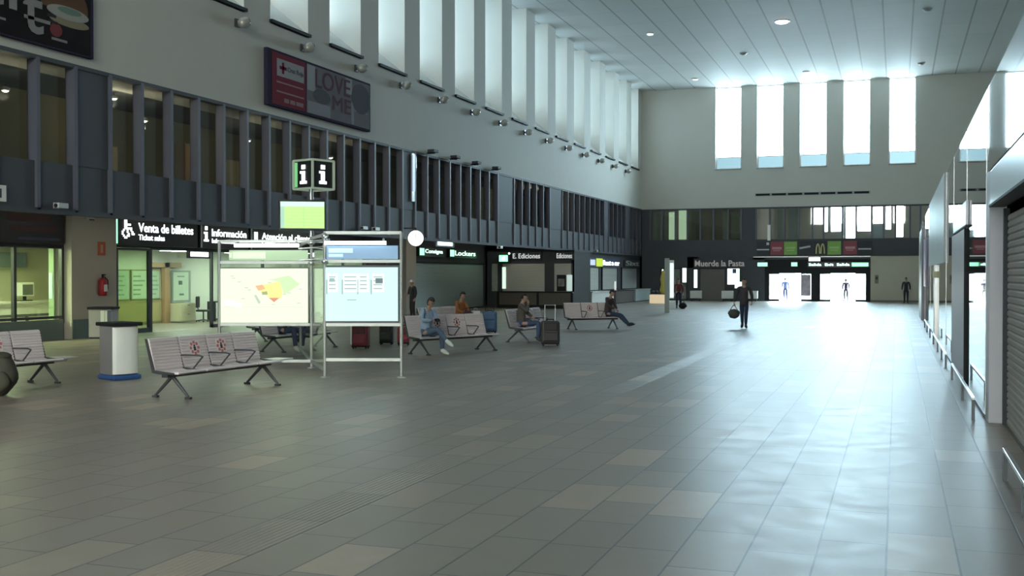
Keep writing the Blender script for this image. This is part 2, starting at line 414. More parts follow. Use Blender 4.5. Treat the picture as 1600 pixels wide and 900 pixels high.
for bay in bays:
    if not bay: continue
    n += 1
    g = thing('window_%d' % n, 'dark gallery glazing with slate fins, %s bay along the windowed wall from the near end' % ORD[gi], 'window', (-18.79, bay[0][0], GS), kind='structure')
    gi += 1
    for i, (y0, y1) in enumerate(bay):
        pb = B().box(-18.99,-18.97,y0+0.04,y1-0.04,GS,GZ1-0.06); subpart(pb, 'pane', M_['glassdark'], g, g)
        fb = B().box(-19.0,-18.72,y0-0.055,y0+0.055,GZ0+0.05,GZ1-0.05); subpart(fb, 'fin', M_['fin'], g, g)
    fb = B().box(-19.0,-18.72,bay[-1][1]-0.055,bay[-1][1]+0.055,GZ0+0.05,GZ1-0.05); subpart(fb, 'fin', M_['fin'], g, g)
# bright strip light on the wide blind panel
t = thing('strip_light', 'vertical pale blue light strip on a wide panel of the gallery band', 'light', (-18.74, 41.05, 5.9))
B().box(0,0.05,-0.14,0.14,-0.9,1.05).build('housing', M_['pale'], t)
B().box(0.05,0.08,-0.10,0.10,-0.5,1.0).build('diffuser', glow('strip_glow',(0.55,0.68,1.0),0.8), t)
# gallery lamps
m_spot = glow('gallery_lamp_glow', (1.0, 0.93, 0.85), 9.0)
gl = None
GL = [(-20.6,21.25,6.55,'by the blank panel at the near end'),(-20.6,25.2,6.95,'just past the wide blind panel'),(-20.6,26.5,6.5,'low over the second bay'),(-20.6,31.9,6.55,'under the red poster board'),(-20.6,37.6,6.55,'above the hanging departures screen'),(-20.6,61.4,7.0,'upper one of the far pair'),(-20.6,61.5,6.6,'lower one of the far pair')]
for x, y, z, w in GL:
    if gl is None:
        gl = thing('ceiling_lamp', 'x', 'lamp', (x, y, z))
        B().lathe([(0.03,-0.06),(0.10,-0.05),(0.11,0.02),(0.03,0.06)], 16).build('lamp_body', M_['pale'], gl)
        B().ball((0,0,-0.03),(0.085,0.085,0.06),12,8).build('bulb', m_spot, gl)
        B().tube((0,0,0.05),(0,0,0.12),0.012).build('stem', M_['dark'], gl)
        o = gl
    else: o = dup(gl, (x, y, z))
    lp = bpy.data.lights.new('lamp_light', 'POINT'); lp.energy = 6; lp.color = (1.0,0.9,0.7); lp.shadow_soft_size = 0.1
    lo = bpy.data.objects.new('lamp_light', lp); C.objects.link(lo); lo.location = (x, y, z-0.2)
    o['label'] = 'small glowing lamp behind the gallery glass, ' + w; o['group'] = 'gallery lamps'
# furniture glimpsed behind the glass
for i, (y, w, h, lab, col) in enumerate([(26.2,1.1,1.5,'tall tan cupboard in the gallery beyond the wide blind panel',(0.30,0.23,0.12)),(30.6,0.8,2.0,'orange brown bookcase in the gallery beneath the poster board',(0.34,0.2,0.09)),(33.2,0.7,1.7,'ochre cabinet in the gallery left of the information sign',(0.33,0.27,0.13))]):
    c = thing('cupboard', lab, 'cupboard', (-22.4, y, 4.35))
    B().box(-0.2,0.2,0,w,0,h).build('carcass', mat('cupboard_wood',col,0.6), c, bevel=0.01)
    B().box(0.2,0.22,0.02,w/2-0.01,0.05,h-0.04).build('door', mat('cupboard_door',tuple(x*1.2 for x in col),0.55), c)
    B().box(0.2,0.22,w/2+0.01,w-0.02,0.05,h-0.04).build('door', mat('cupboard_door',tuple(x*1.2 for x in col),0.55), c)

# ------------------------------------------------------------------ gallery band on the end wall
b = B(); b.box(-18.75,XR,YB,YB+0.2,3.35,4.64); b.box(-18.75,XR,YB-0.04,YB+0.2,6.95,7.06); b.box(-18.75,XR,YB-0.03,YB,3.35,3.43)
b.box(-18.75,-18.15,YB,YB+0.2,4.64,6.95); b.box(-11.0,-10.05,YB-0.01,YB+0.2,4.64,6.95); b.box(2.2,XR,YB,YB+0.2,4.64,6.95)
struct(b, 'trim_3', M_['panel'], 'charcoal spandrel band across the end wall above the doors', 'panel')
n += 1
g = thing('window_%d' % n, 'gallery glazing on the end wall next to the long windowed wall', 'window', (-18.15, YB+0.1, 4.64), kind='structure')
m_brown2 = mat('gallery_partition', (0.36,0.30,0.25), 0.8, 0, 0.2, 0.8)
m_lit = glow('lit_blind', (0.72, 1.0, 0.74), 0.75)
m_dull = mat('dull_blind', (0.42,0.46,0.42), 0.7)
def span(x0, x1, bright, fins, grp, litmat=None, lit=()):
    """glazing from x0 to x1 with a partition behind, open to the sky over the intervals in bright"""
    subpart(B().box(x0,x1,YB+0.09,YB+0.11,4.64,6.95), 'pane', M_['glassdark'] if not bright else M_['glass'], grp, grp)
    for x in fins: subpart(B().box(x-0.06,x+0.06,YB-0.05,YB+0.12,4.64,6.95), 'fin', M_['fin'], grp, grp)
    pb = B(); cur = x0-0.55
    for a, c, z in sorted(bright):
        pb.box(cur,a,YB+0.7,YB+0.8,4.3,7.03); pb.box(a,c,YB+0.7,YB+0.8,4.3,z); cur = c
    pb.box(cur,x1+0.55,YB+0.7,YB+0.8,4.3,7.03)
    subpart(pb, 'partition', m_brown2, grp, grp)
    for a, c, z0, z1, m in lit: subpart(B().box(a,c,YB+0.6,YB+0.64,z0,z1), 'blind', m, grp, grp)
span(-18.15,-11.0,[],[-18.1,-17.2,-16.12,-15.2,-14.2,-13.2,-12.1,-11.1],g,lit=[(-18.0,-17.35,4.35,6.9,m_dull),(-17.1,-16.9,4.4,6.9,m_dull),(-16.75,-16.3,4.72,6.85,m_lit),(-15.98,-15.35,4.72,7.0,m_lit),(-15.0,-14.3,4.4,6.9,mat('tan_blind',(0.22,0.22,0.17),0.7)),(-12.6,-12.2,4.7,6.8,m_dull),(-11.95,-11.15,4.75,6.8,m_dull)])
n += 1
g = thing('window_%d' % n, 'gallery glazing on the end wall over the far doors, sky showing through', 'window', (-10.05, YB+0.1, 4.64), kind='structure')
span(-10.05,2.2,[(-5.06,-4.85,5.2),(-4.62,-3.92,5.2),(-3.55,-2.92,4.7),(-2.72,-1.82,5.2),(-0.75,-0.42,5.3),(-0.02,0.42,4.75)],[-10.0,-9.0,-7.95,-6.9,-5.9,-5.1,-3.75,-2.82,-1.72,-0.9,-0.1,0.9,1.6],g,lit=[(-8.5,-7.9,4.7,6.9,mat('slate_blind',(0.17,0.2,0.2),0.7)),(-7.7,-6.9,4.7,6.9,mat('slate_blind',(0.17,0.2,0.2),0.7)),(-1.6,-1.0,4.4,6.95,mat('pale_blind',(0.36,0.40,0.42),0.7))])
struct(B().box(-20.4,XR,YB+0.8,YB+0.84,3.9,4.3).box(-20.4,XR,YB+0.12,YB+0.8,4.2,4.3).box(-20.4,XR,YB+0.12,YB+0.8,7.06,7.16), 'trim_4', M_['panel'], 'floor edge of the gallery behind the end wall glazing', 'trim')

# ------------------------------------------------------------------ ground floor of the end wall
struct(B().box(-1.8,XR,YB,YB+0.3,0,3.35), 'wall_back_cladding', M_['beige'], 'plain beige panel wall beside the far doors', 'wall')
struct(B().box(-1.8,XR,YB-0.02,YB,0,0.14), 'baseboard_back', mat('skirting_stone',(0.16,0.15,0.13),0.5), 'dark skirting along the beige panel wall', 'baseboard')
b = B(); b.box(-20.4,-17.9,YB,YB+0.3,0,3.35); b.box(-10.25,-9.35,YB,YB+0.25,0,3.35); b.box(-10.25,-1.8,YB,YB+0.25,3.12,3.35)
b.box(-15.2,-14.32,YB,YB+0.3,0,3.35); b.box(-12.25,-11.0,YB,YB+0.3,0,2.6); b.box(-17.9,-10.25,YB,YB+0.3,2.5,3.35); b.box(-17.9,-17.3,YB,YB+0.3,0,2.5); b.box(-11.0,-10.25,YB,YB+0.3,0,2.5)
struct(b, 'wall_back_shopfront', M_['panel'], 'charcoal shopfront wall under the end gallery', 'wall')
# sliding entrance doors
m_door = M_['black']
for i, (x0, x1, lab) in enumerate([(-9.35,-5.66,'glass entrance doors, the pair nearer the dark shopfront'),(-5.66,-1.8,'glass entrance doors, the pair next to the beige wall')]):
    d = thing('door_%d' % (i+1), lab, 'door', ((x0+x1)/2, YB+0.1, 0), kind='structure')
    w = (x1-x0)/2; f = B()
    f.box(-w,-w+0.3,-0.12,0.12,0,2.12); f.box(w-0.28,w,-0.12,0.12,0,2.12); f.box(-w,w,-0.14,0.14,2.1,2.45); f.box(-w,w,-0.08,0.08,2.45,3.12)
    f.build('frame', m_door, d)
    for sx in (-1, 1):
        a, c = sorted((sx*(w-0.28), sx*(w-1.05)))
        lf = B().box(a,c,-0.03,0.03,0,0.16).box(a,c,-0.03,0.03,2.04,2.1).box(a,a+0.05,-0.03,0.03,0.16,2.04).box(c-0.05,c,-0.03,0.03,0.16,2.04)
        o = lf.build('leaf', m_door, d)
        B().box(a+0.05,c-0.05,-0.008,0.008,0.16,2.04).build('pane', M_['glass'], o)
    if i == 0:
        B().box(w-1.0,w-0.36,-0.06,-0.035,0.42,2.0).build('poster', mat('faded_poster',(0.42,0.38,0.45),0.5,0,0.5,4), d)
# header strip over the doors
struct(B().box(-10.2,-1.8,YB-0.06,YB+0.02,3.28,3.36), 'trim_5', M_['pale'], 'thin pale strip running over the far doors', 'trim')

# ------------------------------------------------------------------ shops behind the arcade
b = B()
b.box(-24.7,-24.5,YF,20.0,0,4.15)
b.box(-24.65,-24.45,20.0,27.55,2.85,4.15)
b.box(-24.7,-24.5,20.0,27.55,0,0.5)
b.box(-24.65,-24.45,29.6,48.2,2.92,4.15)
b.box(-24.7,-23.4,48.2,48.5,0,4.15)
struct(b, 'wall_arcade', M_['panel'], 'charcoal shopfront wall and fascia along the arcade', 'wall')
struct(B().box(-24.44,-24.42,20.0,27.5,0.0,0.62), 'trim_6', M_['teal'], 'grey green plinth under the ticket shop window', 'trim')
struct(B().box(-24.9,-24.15,27.55,29.62,0,4.15), 'pillar', M_['concrete'], 'broad pale plastered pillar between the two lit shops', 'pillar')
struct(B().box(-24.14,-24.12,27.56,29.6,0,0.6), 'trim_7', M_['teal'], 'grey green plinth at the foot of the broad pillar', 'trim')
struct(B().box(-23.9,-23.3,50.3,51.5,0,4.15), 'pillar_arcade', M_['concrete'], 'pale pillar beside the large grey shutter', 'pillar')
b = B(); b.box(-23.7,-23.5,51.5,62,2.68,4.15); b.box(-23.7,-23.5,48.5,50.3,0,4.15); b.box(-23.7,-23.6,51.5,62.1,2.62,2.75); b.box(-23.8,-23.5,61.9,62.1,0,4.15)
b.box(-23.8,-18.8,65.9,66.1,0,4.15)
struct(b, 'wall_arcade_far', M_['dark'], 'dark fascia wall of the far arcade over the grey shutter', 'wall')
m_tealsh = shutter_material('teal_grey_shutter', (0.33,0.41,0.40), 0.09, depth=0.35)
o = thing('roller_shutter', 'large closed grey green roller shutter under the green signs', 'shutter', (-23.55, 51.5, 0))
B().box(-0.05,0.0,0.05,10.35,0.08,2.62).build('curtain', m_tealsh, o)
f = B().box(-0.1,0.06,0,0.08,0,2.66).box(-0.1,0.06,10.32,10.4,0,2.66).box(-0.06,0.03,0.05,10.35,0,0.09); f.build('guide_rail', M_['dark'], o)
B().box(-0.08,0.08,0,10.4,2.6,2.68).build('head_box', M_['black'], o)

# left ticket shop: interior
m_int = mat('shop_wall_yellow', (0.62,0.60,0.42), 0.7, 0, 0.05, 1)
m_intw = mat('shop_wall_white', (0.70,0.72,0.66), 0.7, 0, 0.04, 1)
b = B(); b.box(-28.9,-28.7,14,33.2,0,3.2); b.box(-28.9,-24.7,14,14.2,0,3.2)
b.bar((-24.75,28.9),(-28.75,33.2),0.12,3.2,0)
struct(b, 'wall_shop', m_int, 'yellowish inside wall of the ticket shop', 'wall')
struct(B().box(-28.9,-24.65,14,33.5,3.0,3.15), 'ceiling_shop', m_intw, 'white ceiling inside the ticket shop', 'ceiling')
b = B(); b.box(-28.95,-28.75,33.2,48.5,0,3.2); b.box(-28.9,-24.65,48.3,48.5,0,3.2); b.bar((-24.7,29.3),(-28.75,33.6),0.1,3.2,0)
struct(b, 'wall_office', m_intw, 'pale inside wall of the information office', 'wall')
struct(B().box(-28.95,-24.65,29.4,48.5,3.0,3.15), 'ceiling_office', m_intw, 'white ceiling inside the information office', 'ceiling')
m_tube = glow('shop_panel_glow', (0.86, 1.0, 0.56), SHOP_GLOW*11)
m_tube2 = glow('office_panel_glow', (0.82, 1.0, 0.76), SHOP_GLOW*4.8)
k = 0
proto = None
for x, y, m, w in [(-26.3,18.5,m_tube,'ticket shop, at its near end'),(-26.3,22.5,m_tube,'ticket shop, over the middle of the counter'),(-26.3,26.3,m_tube,'ticket shop, next to the broad pillar'),(-26.6,32.6,m_tube2,'information office, first behind the glass doors'),(-26.6,36.6,m_tube2,'information office, over the cream cabinet'),(-26.6,41.0,m_tube2,'information office, behind the map stand'),(-26.6,45.5,m_tube2,'information office, at its far end')]:
    t = thing('ceiling_light', 'square lit ceiling panel in the '+w, 'light', (x, y, 3.0), group='ceiling panels inside the shops')
    B().box(-0.75,0.75,-0.62,0.62,-0.06,0).build('frame', M_['whitep'], t)
    B().box(-0.7,0.7,-0.57,0.57,-0.075,-0.06).build('diffuser', m, t)
# glazing of the two shops
n += 1
w = thing('window_%d' % n, 'glazed front of the ticket shop beside the broad pillar', 'window', (-24.5, 20, 0.5), kind='structure')
f = B()
for y in (20.03,22.8,25.55,27.5): f.box(-0.06,0.06,y-20-0.05,y-20+0.05,0,2.36)
f.box(-0.05,0.05,0,7.55,2.30,2.38); f.box(-0.05,0.05,0,7.55,0.14,0.22)
f.build('frame', M_['leg'], w)
B().box(-0.01,0.01,0.05,7.5,0.2,2.32).build('pane', M_['glass'], w)
d = thing('door_3', 'tinted sliding glass door of the information office with a dark frame', 'door', (-24.5, 29.95, 0), kind='structure')
f = B(); f.box(-0.05,0.05,0.05,0.13,0,2.9); f.box(-0.06,0.06,1.72,1.88,0,2.9); f.box(-0.05,0.05,0.1,1.8,0,0.16); f.box(-0.05,0.05,0.1,1.8,2.82,2.9)
f.build('frame', M_['leg'], d)
B().box(-0.01,0.01,0.12,1.74,0.14,2.84).build('pane', glass('green_tint_glass',(0.70,0.80,0.66),0.05), d)
n += 1
w = thing('window_%d' % n, 'clear glazed front of the information office behind the map stand', 'window', (-24.5, 31.85, 0), kind='structure')
f = B()
for y in (3.55,7.1,10.6,14.0,16.3): f.box(-0.05,0.05,y-0.05,y+0.05,0,2.92)
f.box(-0.05,0.05,0,16.35,2.86,2.94); f.box(-0.05,0.05,3.5,16.35,0,0.12)
f.build('frame', M_['leg'], w)
B().box(-0.01,0.01,0.05,3.5,0.0,2.88).build('pane', M_['glass'], w)
B().box(-0.01,0.01,3.6,16.3,0.1,2.88).build('pane', M_['glass'], w)

# lamps in the arcade soffit
al = None
for i, y in enumerate((17.5,23.0,28.5,34.0,39.5,45.0,50.5,56.0,61.0)):
    loc = (-21.3, y, 4.148)
    if al is None:
        al = thing('soffit_lamp', '', 'lamp', loc)
        B().box(-0.9,0.9,-0.16,0.16,-0.08,0).build('housing', M_['pale'], al, bevel=0.01)
        B().box(-0.85,0.85,-0.12,0.12,-0.095,-0.08).build('diffuser', glow('soffit_glow',(1.0,0.97,0.82),ARC), al)
        o = al
    else: o = dup(al, loc)
    o['label'] = 'flat lit lamp under the arcade soffit, %s from the near end' % ORD[i]; o['group'] = 'arcade soffit lamps'
# ================================================================== CEILING AND WALL FITTINGS
m_dl_on = glow('downlight_bulb_on', (0.98, 0.93, 1.0), 30)
m_dl_dim = glow('downlight_bulb_dim', (0.9, 0.97, 1.0), 1.1)
m_dl_off = mat('downlight_bulb_off', (0.30,0.32,0.32), 0.4)
for x, y, m, lab in [(-6.14,63.3,m_dl_on,'round ceiling downlight burning brightly'),(-13.8,63.9,m_dl_dim,'small ceiling downlight glowing faintly near the side windows'),(-9.35,71.6,m_dl_off,'unlit ceiling downlight between the bright one and the end wall'),
                     (-13.9,79.8,m_dl_dim,'faint ceiling downlight in the corner by the end wall and side windows'),(-6.04,79.6,m_dl_dim,'faint ceiling downlight over the middle end windows'),(1.5,78.9,m_dl_off,'unlit ceiling downlight close to the end wall on the shopfront side'),(1.5,63.0,m_dl_off,'unlit ceiling downlight level with the bright one on the shopfront side')]:
    t = thing('ceiling_downlight', lab, 'downlight', (x, y, ZC), group='ceiling downlights')
    s_ = 0.85 if m is m_dl_on else 0.5
    B().lathe([(0.22*s_,0.0),(0.24*s_,-0.03),(0.50*s_,-0.04),(0.52*s_,0.0)], 28).build('ring', M_['pale'] if m is m_dl_on else mat('ring_grey',(0.35,0.36,0.36),0.5), t)
    B().lathe([(0.40*s_,-0.05),(0.36*s_,-0.10),(0.18*s_,-0.14),(0.02*s_,-0.15)], 28).build('bulb', m, t)

m_lens = mat('floodlight_lens', (0.02,0.022,0.025), 0.15)
fl = None
FY = [28.4+3.845*i for i in range(14)]
for i, y in enumerate(FY):
    if fl is None:
        fl = thing('wall_floodlight', '', 'floodlight', (XL, y, 9.55))
        B().box(0,0.08,-0.10,0.10,-0.12,0.12).tube((0.05,0,0),(0.25,0,0),0.05,10).build('bracket', M_['leg'], fl)
        q = B().lathe([(0.05,-0.30),(0.16,-0.26),(0.23,-0.12),(0.25,0.06),(0.24,0.12)], 20)
        q.xform(Matrix.Translation((0.28,0.0,0)) @ Matrix.Scale(0.68,4) @ Euler((math.radians(-72),0,math.radians(-14))).to_matrix().to_4x4())
        q.build('housing', mat('floodlight_shell',(0.46,0.46,0.42),0.35,0.3), fl)
        q = B().lathe([(0.22,0.12),(0.21,0.20),(0.02,0.22)], 20)
        q.xform(Matrix.Translation((0.28,0.0,0)) @ Matrix.Scale(0.68,4) @ Euler((math.radians(-72),0,math.radians(-14))).to_matrix().to_4x4())
        q.build('lens', m_lens, fl)
        o = fl
    else: o = dup(fl, (XL, y, 9.55))
    o['label'] = 'round wall floodlight under a tall side window, %s from the near end' % ORD[i]; o['group'] = 'floodlights under the side windows'
dv = None
for i, y in enumerate((42.6,45.1,47.7,50.4)):
    if dv is None:
        dv = thing('ledge_spotlight', '', 'spotlight', (XL, y, 7.1))
        B().box(0,0.35,-0.05,0.05,0.0,0.06).build('bracket', M_['black'], dv)
        B().box(0.1,0.42,-0.24,0.24,0.05,0.17).build('housing', M_['dark'], dv, bevel=0.02)
        o = dv
    else: o = dup(dv, (XL, y, 7.1))
    o['label'] = 'small dark fitting on top of the gallery band, %s of four from the near end' % ORD[i]; o['group'] = 'fittings on the gallery ledge'
cam0 = None
for i, (y, z, w) in enumerate([(20.9,3.62,'near the left shop fascia'),(36.5,3.72,'first of the pair past the departures screen'),(37.5,3.72,'second of the pair past the departures screen'),(51.3,3.35,'above the green exit sign'),(69.8,3.55,'over the car hire counters')]):
    if cam0 is None:
        cam0 = thing('wall_mounted_camera', '', 'camera', (-18.78, y, z))
        B().box(0,0.04,-0.08,0.08,-0.06,0.08).tube((0.02,0,0.02),(0.15,0,0.02),0.025,8).build('bracket', M_['pale'], cam0)
        B().box(0.1,0.24,-0.17,0.17,-0.06,0.07).build('housing', M_['pale'], cam0, bevel=0.02)
        B().tube((0.17,-0.17,0),(0.17,-0.2,0),0.045,10).build('lens', M_['black'], cam0)
        o = cam0
    else: o = dup(cam0, (-18.78, y, z))
    o['label'] = 'small pale security camera on the gallery band, ' + w; o['group'] = 'security cameras'
o = thing('wall_sign', 'small white pictogram plate on the gallery band above the ticket shop', 'sign', (-18.72, 18.95, 3.62))
B().box(0,0.03,0,0.34,0,0.36).build('plate', M_['whitep'], o); B().box(0.03,0.035,0.08,0.2,0.08,0.28).build('pictogram', M_['dark'], o)

# lit clock
c = thing('wall_clock', 'round lit clock on a bracket under the gallery band', 'clock', (-18.28, 40.35, 3.46))
q = B().lathe([(0.30,-0.07),(0.335,-0.05),(0.335,0.05),(0.30,0.07)], 32); q.xform(Euler((PI/2,0,math.radians(30))).to_matrix().to_4x4()); q.build('case', M_['dark'], c)
q = B().lathe([(0.31,-0.075),(0.31,0.075)], 32); q.xform(Euler((PI/2,0,math.radians(30))).to_matrix().to_4x4()); q.build('dial', glow('dial_glow',(0.95,1.0,0.86),3.2), c)
q = B().box(-0.012,0.012,-0.085,-0.078,0,0.2).box(0,0.15,-0.085,-0.078,-0.012,0.012); q.xform(Euler((0,0,math.radians(30))).to_matrix().to_4x4()); q.build('hand', M_['black'], c)
B().tube((0,0,0.32),(0,0,0.40),0.03,8).box(-0.5,0.05,-0.03,0.03,0.38,0.43).build('bracket', M_['dark'], c)

# ------------------------------------------------------------------ advertising boards on the left wall
m_adf = mat('board_frame', (0.045,0.038,0.07), 0.85, 0, 0.06, 6.0, 0, 0.05)
a = thing('advertising_board', 'large dark poster board with a burger picture above the ticket shop', 'poster', (-18.62, 12.0, 7.28))
B().box(-0.13,0.0,0,10.05,0,2.9).build('frame', m_adf, a, bevel=0.02)
m_adbg = mat('poster_black', (0.022,0.020,0.022), 0.85, 0, 0.5, 1.2, 0, 0.05)
pic = B(); pic.box(0.0,0.012,0.05,9.92,0.05,2.85,0)
def ell(b, y, z, ry, rz, d0, d1, mi, n=28, cut=None):
    pts = [(y+ry*math.cos(2*PI*i/n), z+rz*math.sin(2*PI*i/n)) for i in range(n)]
    if cut: pts = [(u, max(w, z+cut)) for u, w in pts]
    b.prism(pts, 'x', d0, d1, mi)
ell(pic, 9.05, 1.05, 0.78, 0.62, 0.012, 0.016, 1, cut=-0.1)      # bun
ell(pic, 9.15, 0.92, 0.70, 0.16, 0.016, 0.020, 2)                # pale filling
ell(pic, 9.20, 0.98, 0.40, 0.08, 0.020, 0.023, 3)                # green leaf
ell(pic, 9.2, 0.72, 0.66, 0.12, 0.016, 0.019, 4)                 # tan
ell(pic, 8.75, 0.45, 0.2, 0.16, 0.016, 0.019, 5)                 # red
pic.box(0.016,0.022,8.45,8.75,0.72,0.79,6); pic.box(0.016,0.022,8.5,8.8,0.58,0.64,6)
pic.build('poster', [m_adbg, mat('print_brown', (0.13,0.075,0.05), 0.85, 0, 0.06, 6.0, 0, 0.05), mat('print_cream', (0.34,0.34,0.31), 0.85, 0, 0.06, 6.0, 0, 0.05), mat('print_green', (0.16,0.24,0.20), 0.85, 0, 0.06, 6.0, 0, 0.05), mat('print_tan', (0.26,0.23,0.16), 0.85, 0, 0.06, 6.0, 0, 0.05), mat('print_red', (0.2,0.06,0.06), 0.85, 0, 0.06, 6.0, 0, 0.05), M_['black']], a)
tx = B()
text_builder('ei', 1.25, 0.62, (0.02, 6.3, 0.62), b=tx); text_builder('t', 0.62, 0.95, (0.02, 7.72, 0.22), b=tx)
tx.box(0.02,0.03,7.75,8.55,0.52,0.60); tx.box(0.02,0.03,5.0,6.2,0.5,0.58); tx.box(0.02,0.03,5.0,6.1,0.74,0.82); tx.box(0.02,0.03,6.4,7.2,0.33,0.38); tx.box(0.02,0.03,8.6,9.1,0.2,0.26)
tx.build('lettering', mat('print_grey', (0.27,0.26,0.26), 0.85, 0, 0.06, 6.0, 0, 0.05), a)

a = thing('advertising_board', 'red and grey poster board with a white cross box above the gallery', 'poster', (-18.60, 29.9, 7.33))
B().box(-0.15,0.0,0,7.1,0,1.80).build('frame', m_adf, a, bevel=0.02)
pic = B(); pic.box(0,0.012,0.25,2.32,0.08,1.72,0); pic.box(0,0.012,2.4,7.0,0.08,1.72,1)
pic.box(0.012,0.018,0.52,2.2,1.0,1.55,2)
pic.box(0.018,0.024,0.83,0.94,1.1,1.46,3); pic.box(0.018,0.024,0.68,1.09,1.23,1.33,3)
for z, y1 in ((0.78,2.15),(0.48,2.2)): pic.box(0.012,0.018,0.5,y1,z,z+0.05,4)
# photo collage of the right part: pale sky, dark figures, mauve tones
pic.box(0.012,0.016,2.42,2.95,0.85,1.70,5); pic.box(0.012,0.016,2.45,4.0,0.10,0.5,6); pic.box(0.012,0.016,5.1,5.6,1.15,1.70,5); ell(pic,3.4,0.75,0.6,0.25,0.012,0.017,7); ell(pic,6.3,1.1,0.75,0.55,0.012,0.017,7); pic.box(0.012,0.016,5.7,6.8,0.6,0.66,6); pic.box(0.012,0.016,5.55,5.75,0.1,0.9,6)
pic.build('poster', [mat('poster_red', (0.20,0.045,0.065), 0.85, 0, 0.06, 6.0, 0, 0.05), mat('poster_grey',(0.20,0.19,0.215),0.85,0,0.15,2,0,0.05), mat('poster_white', (0.36,0.36,0.38), 0.85, 0, 0.06, 6.0, 0, 0.05), mat('cross_red', (0.16,0.02,0.04), 0.85, 0, 0.06, 6.0, 0, 0.05), mat('poster_pink', (0.34,0.22,0.24), 0.85, 0, 0.06, 6.0, 0, 0.05), mat('sky_print', (0.36,0.37,0.40), 0.85, 0, 0.06, 6.0, 0, 0.05), mat('lilac_print', (0.30,0.31,0.35), 0.85, 0, 0.06, 6.0, 0, 0.05), mat('dark_print', (0.12,0.125,0.145), 0.85, 0, 0.06, 6.0, 0, 0.05)], a)
tx = text_builder('Cruz Roja', 1.0, 0.2, (0.018, 1.15, 1.17), b=B())
tx.build('lettering', mat('ink_grey', (0.14,0.17,0.2), 0.85, 0, 0.06, 6.0, 0, 0.05), a)
tx = B(); text_builder('LOVE', 2.5, 0.62, (0.018, 2.95, 1.02), b=tx, bold=0); text_builder('ME', 1.35, 0.5, (0.018, 4.15, 0.42), b=tx, bold=0); tx.build('headline', mat('ink_mauve', (0.14,0.085,0.11), 0.85, 0, 0.06, 6.0, 0, 0.05), a)
m_pk = mat('poster_pink2', (0.30,0.2,0.22), 0.85, 0, 0.06, 6.0, 0, 0.05)
for u0, u1 in ((0.95,1.25),(1.32,1.62),(1.7,2.15)): B().box(0.014,0.02,u0,u1,0.2,0.33).build('number_block', m_pk, a)

# ------------------------------------------------------------------ lit signs over the shops
m_sgn = mat('sign_black', (0.012,0.014,0.016), 0.35)
m_led = glow('sign_white_glow', (0.86,0.95,1.0), SIGN)
m_ledg = glow('sign_green_glow', (0.25,1.0,0.45), SIGN*0.75)
m_ledw = glow('sign_soft_white', (0.85,0.88,0.9), 0.75)
def lit_sign(label, y0, y1, z0, z1, x=-24.40, d=0.22):
    t = thing('lit_sign', label, 'sign', (x, y0, z0), group='lit signs over the offices')
    B().box(-0.05,d,0,y1-y0,0,z1-z0).build('case', m_sgn, t, bevel=0.015)
    return t
t = lit_sign('long lit sign with a wheelchair pictogram and two lines next to the pillar', 29.75, 34.1, 2.98, 3.92)
B().box(-0.03,0.2,-0.14,0,0.05,0.86).build('end_cap', m_ledg, t)
ICON = ["..##......","..##......","..##......","..#####...","..##......","..######..",".#..#..#..","#...#...#.","#....#..##",".#..##....","..##......"]
pixels(ICON, B(), (0.22, 0.18, 0.22), 0.062, 'x').build('pictogram', m_led, t)
text_builder('Venta de billetes', 3.05, 0.31, (0.22, 1.02, 0.46)).build('lettering', m_led, t)
text_builder('Ticket sales', 1.4, 0.19, (0.22, 1.02, 0.19)).build('lettering', m_led, t)
t = lit_sign('lit sign with an information pictogram and two lines, second from the pillar', 34.28, 37.45, 2.98, 3.88)
B().box(0.22,0.24,0.0,0.07,0.02,0.86).build('end_cap', M_['pale'], t)
pixels([".##.",".##.","....","###.",".##.",".##.",".##.","####"], B(), (0.22, 0.2, 0.25), 0.07, 'x').build('pictogram', m_led, t)
text_builder('Información', 2.3, 0.28, (0.22, 0.7, 0.45)).build('lettering', m_led, t)
text_builder('Information', 1.5, 0.17, (0.22, 0.7, 0.2)).build('lettering', m_led, t)
t = lit_sign('lit sign with a long line of white letters behind the map stand', 37.6, 43.2, 2.98, 3.86)
B().box(0.22,0.24,0.0,0.07,0.02,0.84).build('end_cap', M_['pale'], t)
pixels(["#.#","#.#","#.#","#.#"], B(), (0.22, 0.25, 0.42), 0.075, 'x').build('pictogram', m_led, t)
text_builder('Atención al cliente', 3.9, 0.27, (0.22, 0.8, 0.44)).build('lettering', m_led, t)
text_builder('Customer service', 2.4, 0.17, (0.22, 0.8, 0.2)).build('lettering', m_led, t)
o = thing('hanging_sign', 'small lit plate hanging inside the office door head', 'sign', (-24.3, 33.7, 2.6))
B().box(-0.05,0.05,-0.05,1.3,0,0.28).build('case', m_sgn, o); B().box(0.05,0.06,0.06,1.15,0.06,0.23).build('face', m_led, o)
B().tube((0,0.2,0.28),(0,0.2,0.36),0.012).tube((0,1.05,0.28),(0,1.05,0.36),0.012).build('hanger', M_['dark'], o)
# dark shop sign over the ticket shop
o = thing('shop_sign', 'dark unlit sign board over the ticket shop window', 'sign', (-24.40, 20.2, 2.95))
B().box(-0.05,0.1,0,7.2,0,1.05).build('board', mat('sign_board_dark',(0.035,0.036,0.042),0.35), o)
B().box(0.1,0.105,4.9,6.6,0.62,0.86).box(0.1,0.105,5.0,6.9,0.34,0.5).build('lettering', mat('dull_red_ink',(0.085,0.032,0.03),0.5), o)
B().box(0.1,0.105,5.3,7.0,0.08,0.16).build('stripe', mat('dull_blue_ink',(0.07,0.08,0.15),0.5), o)
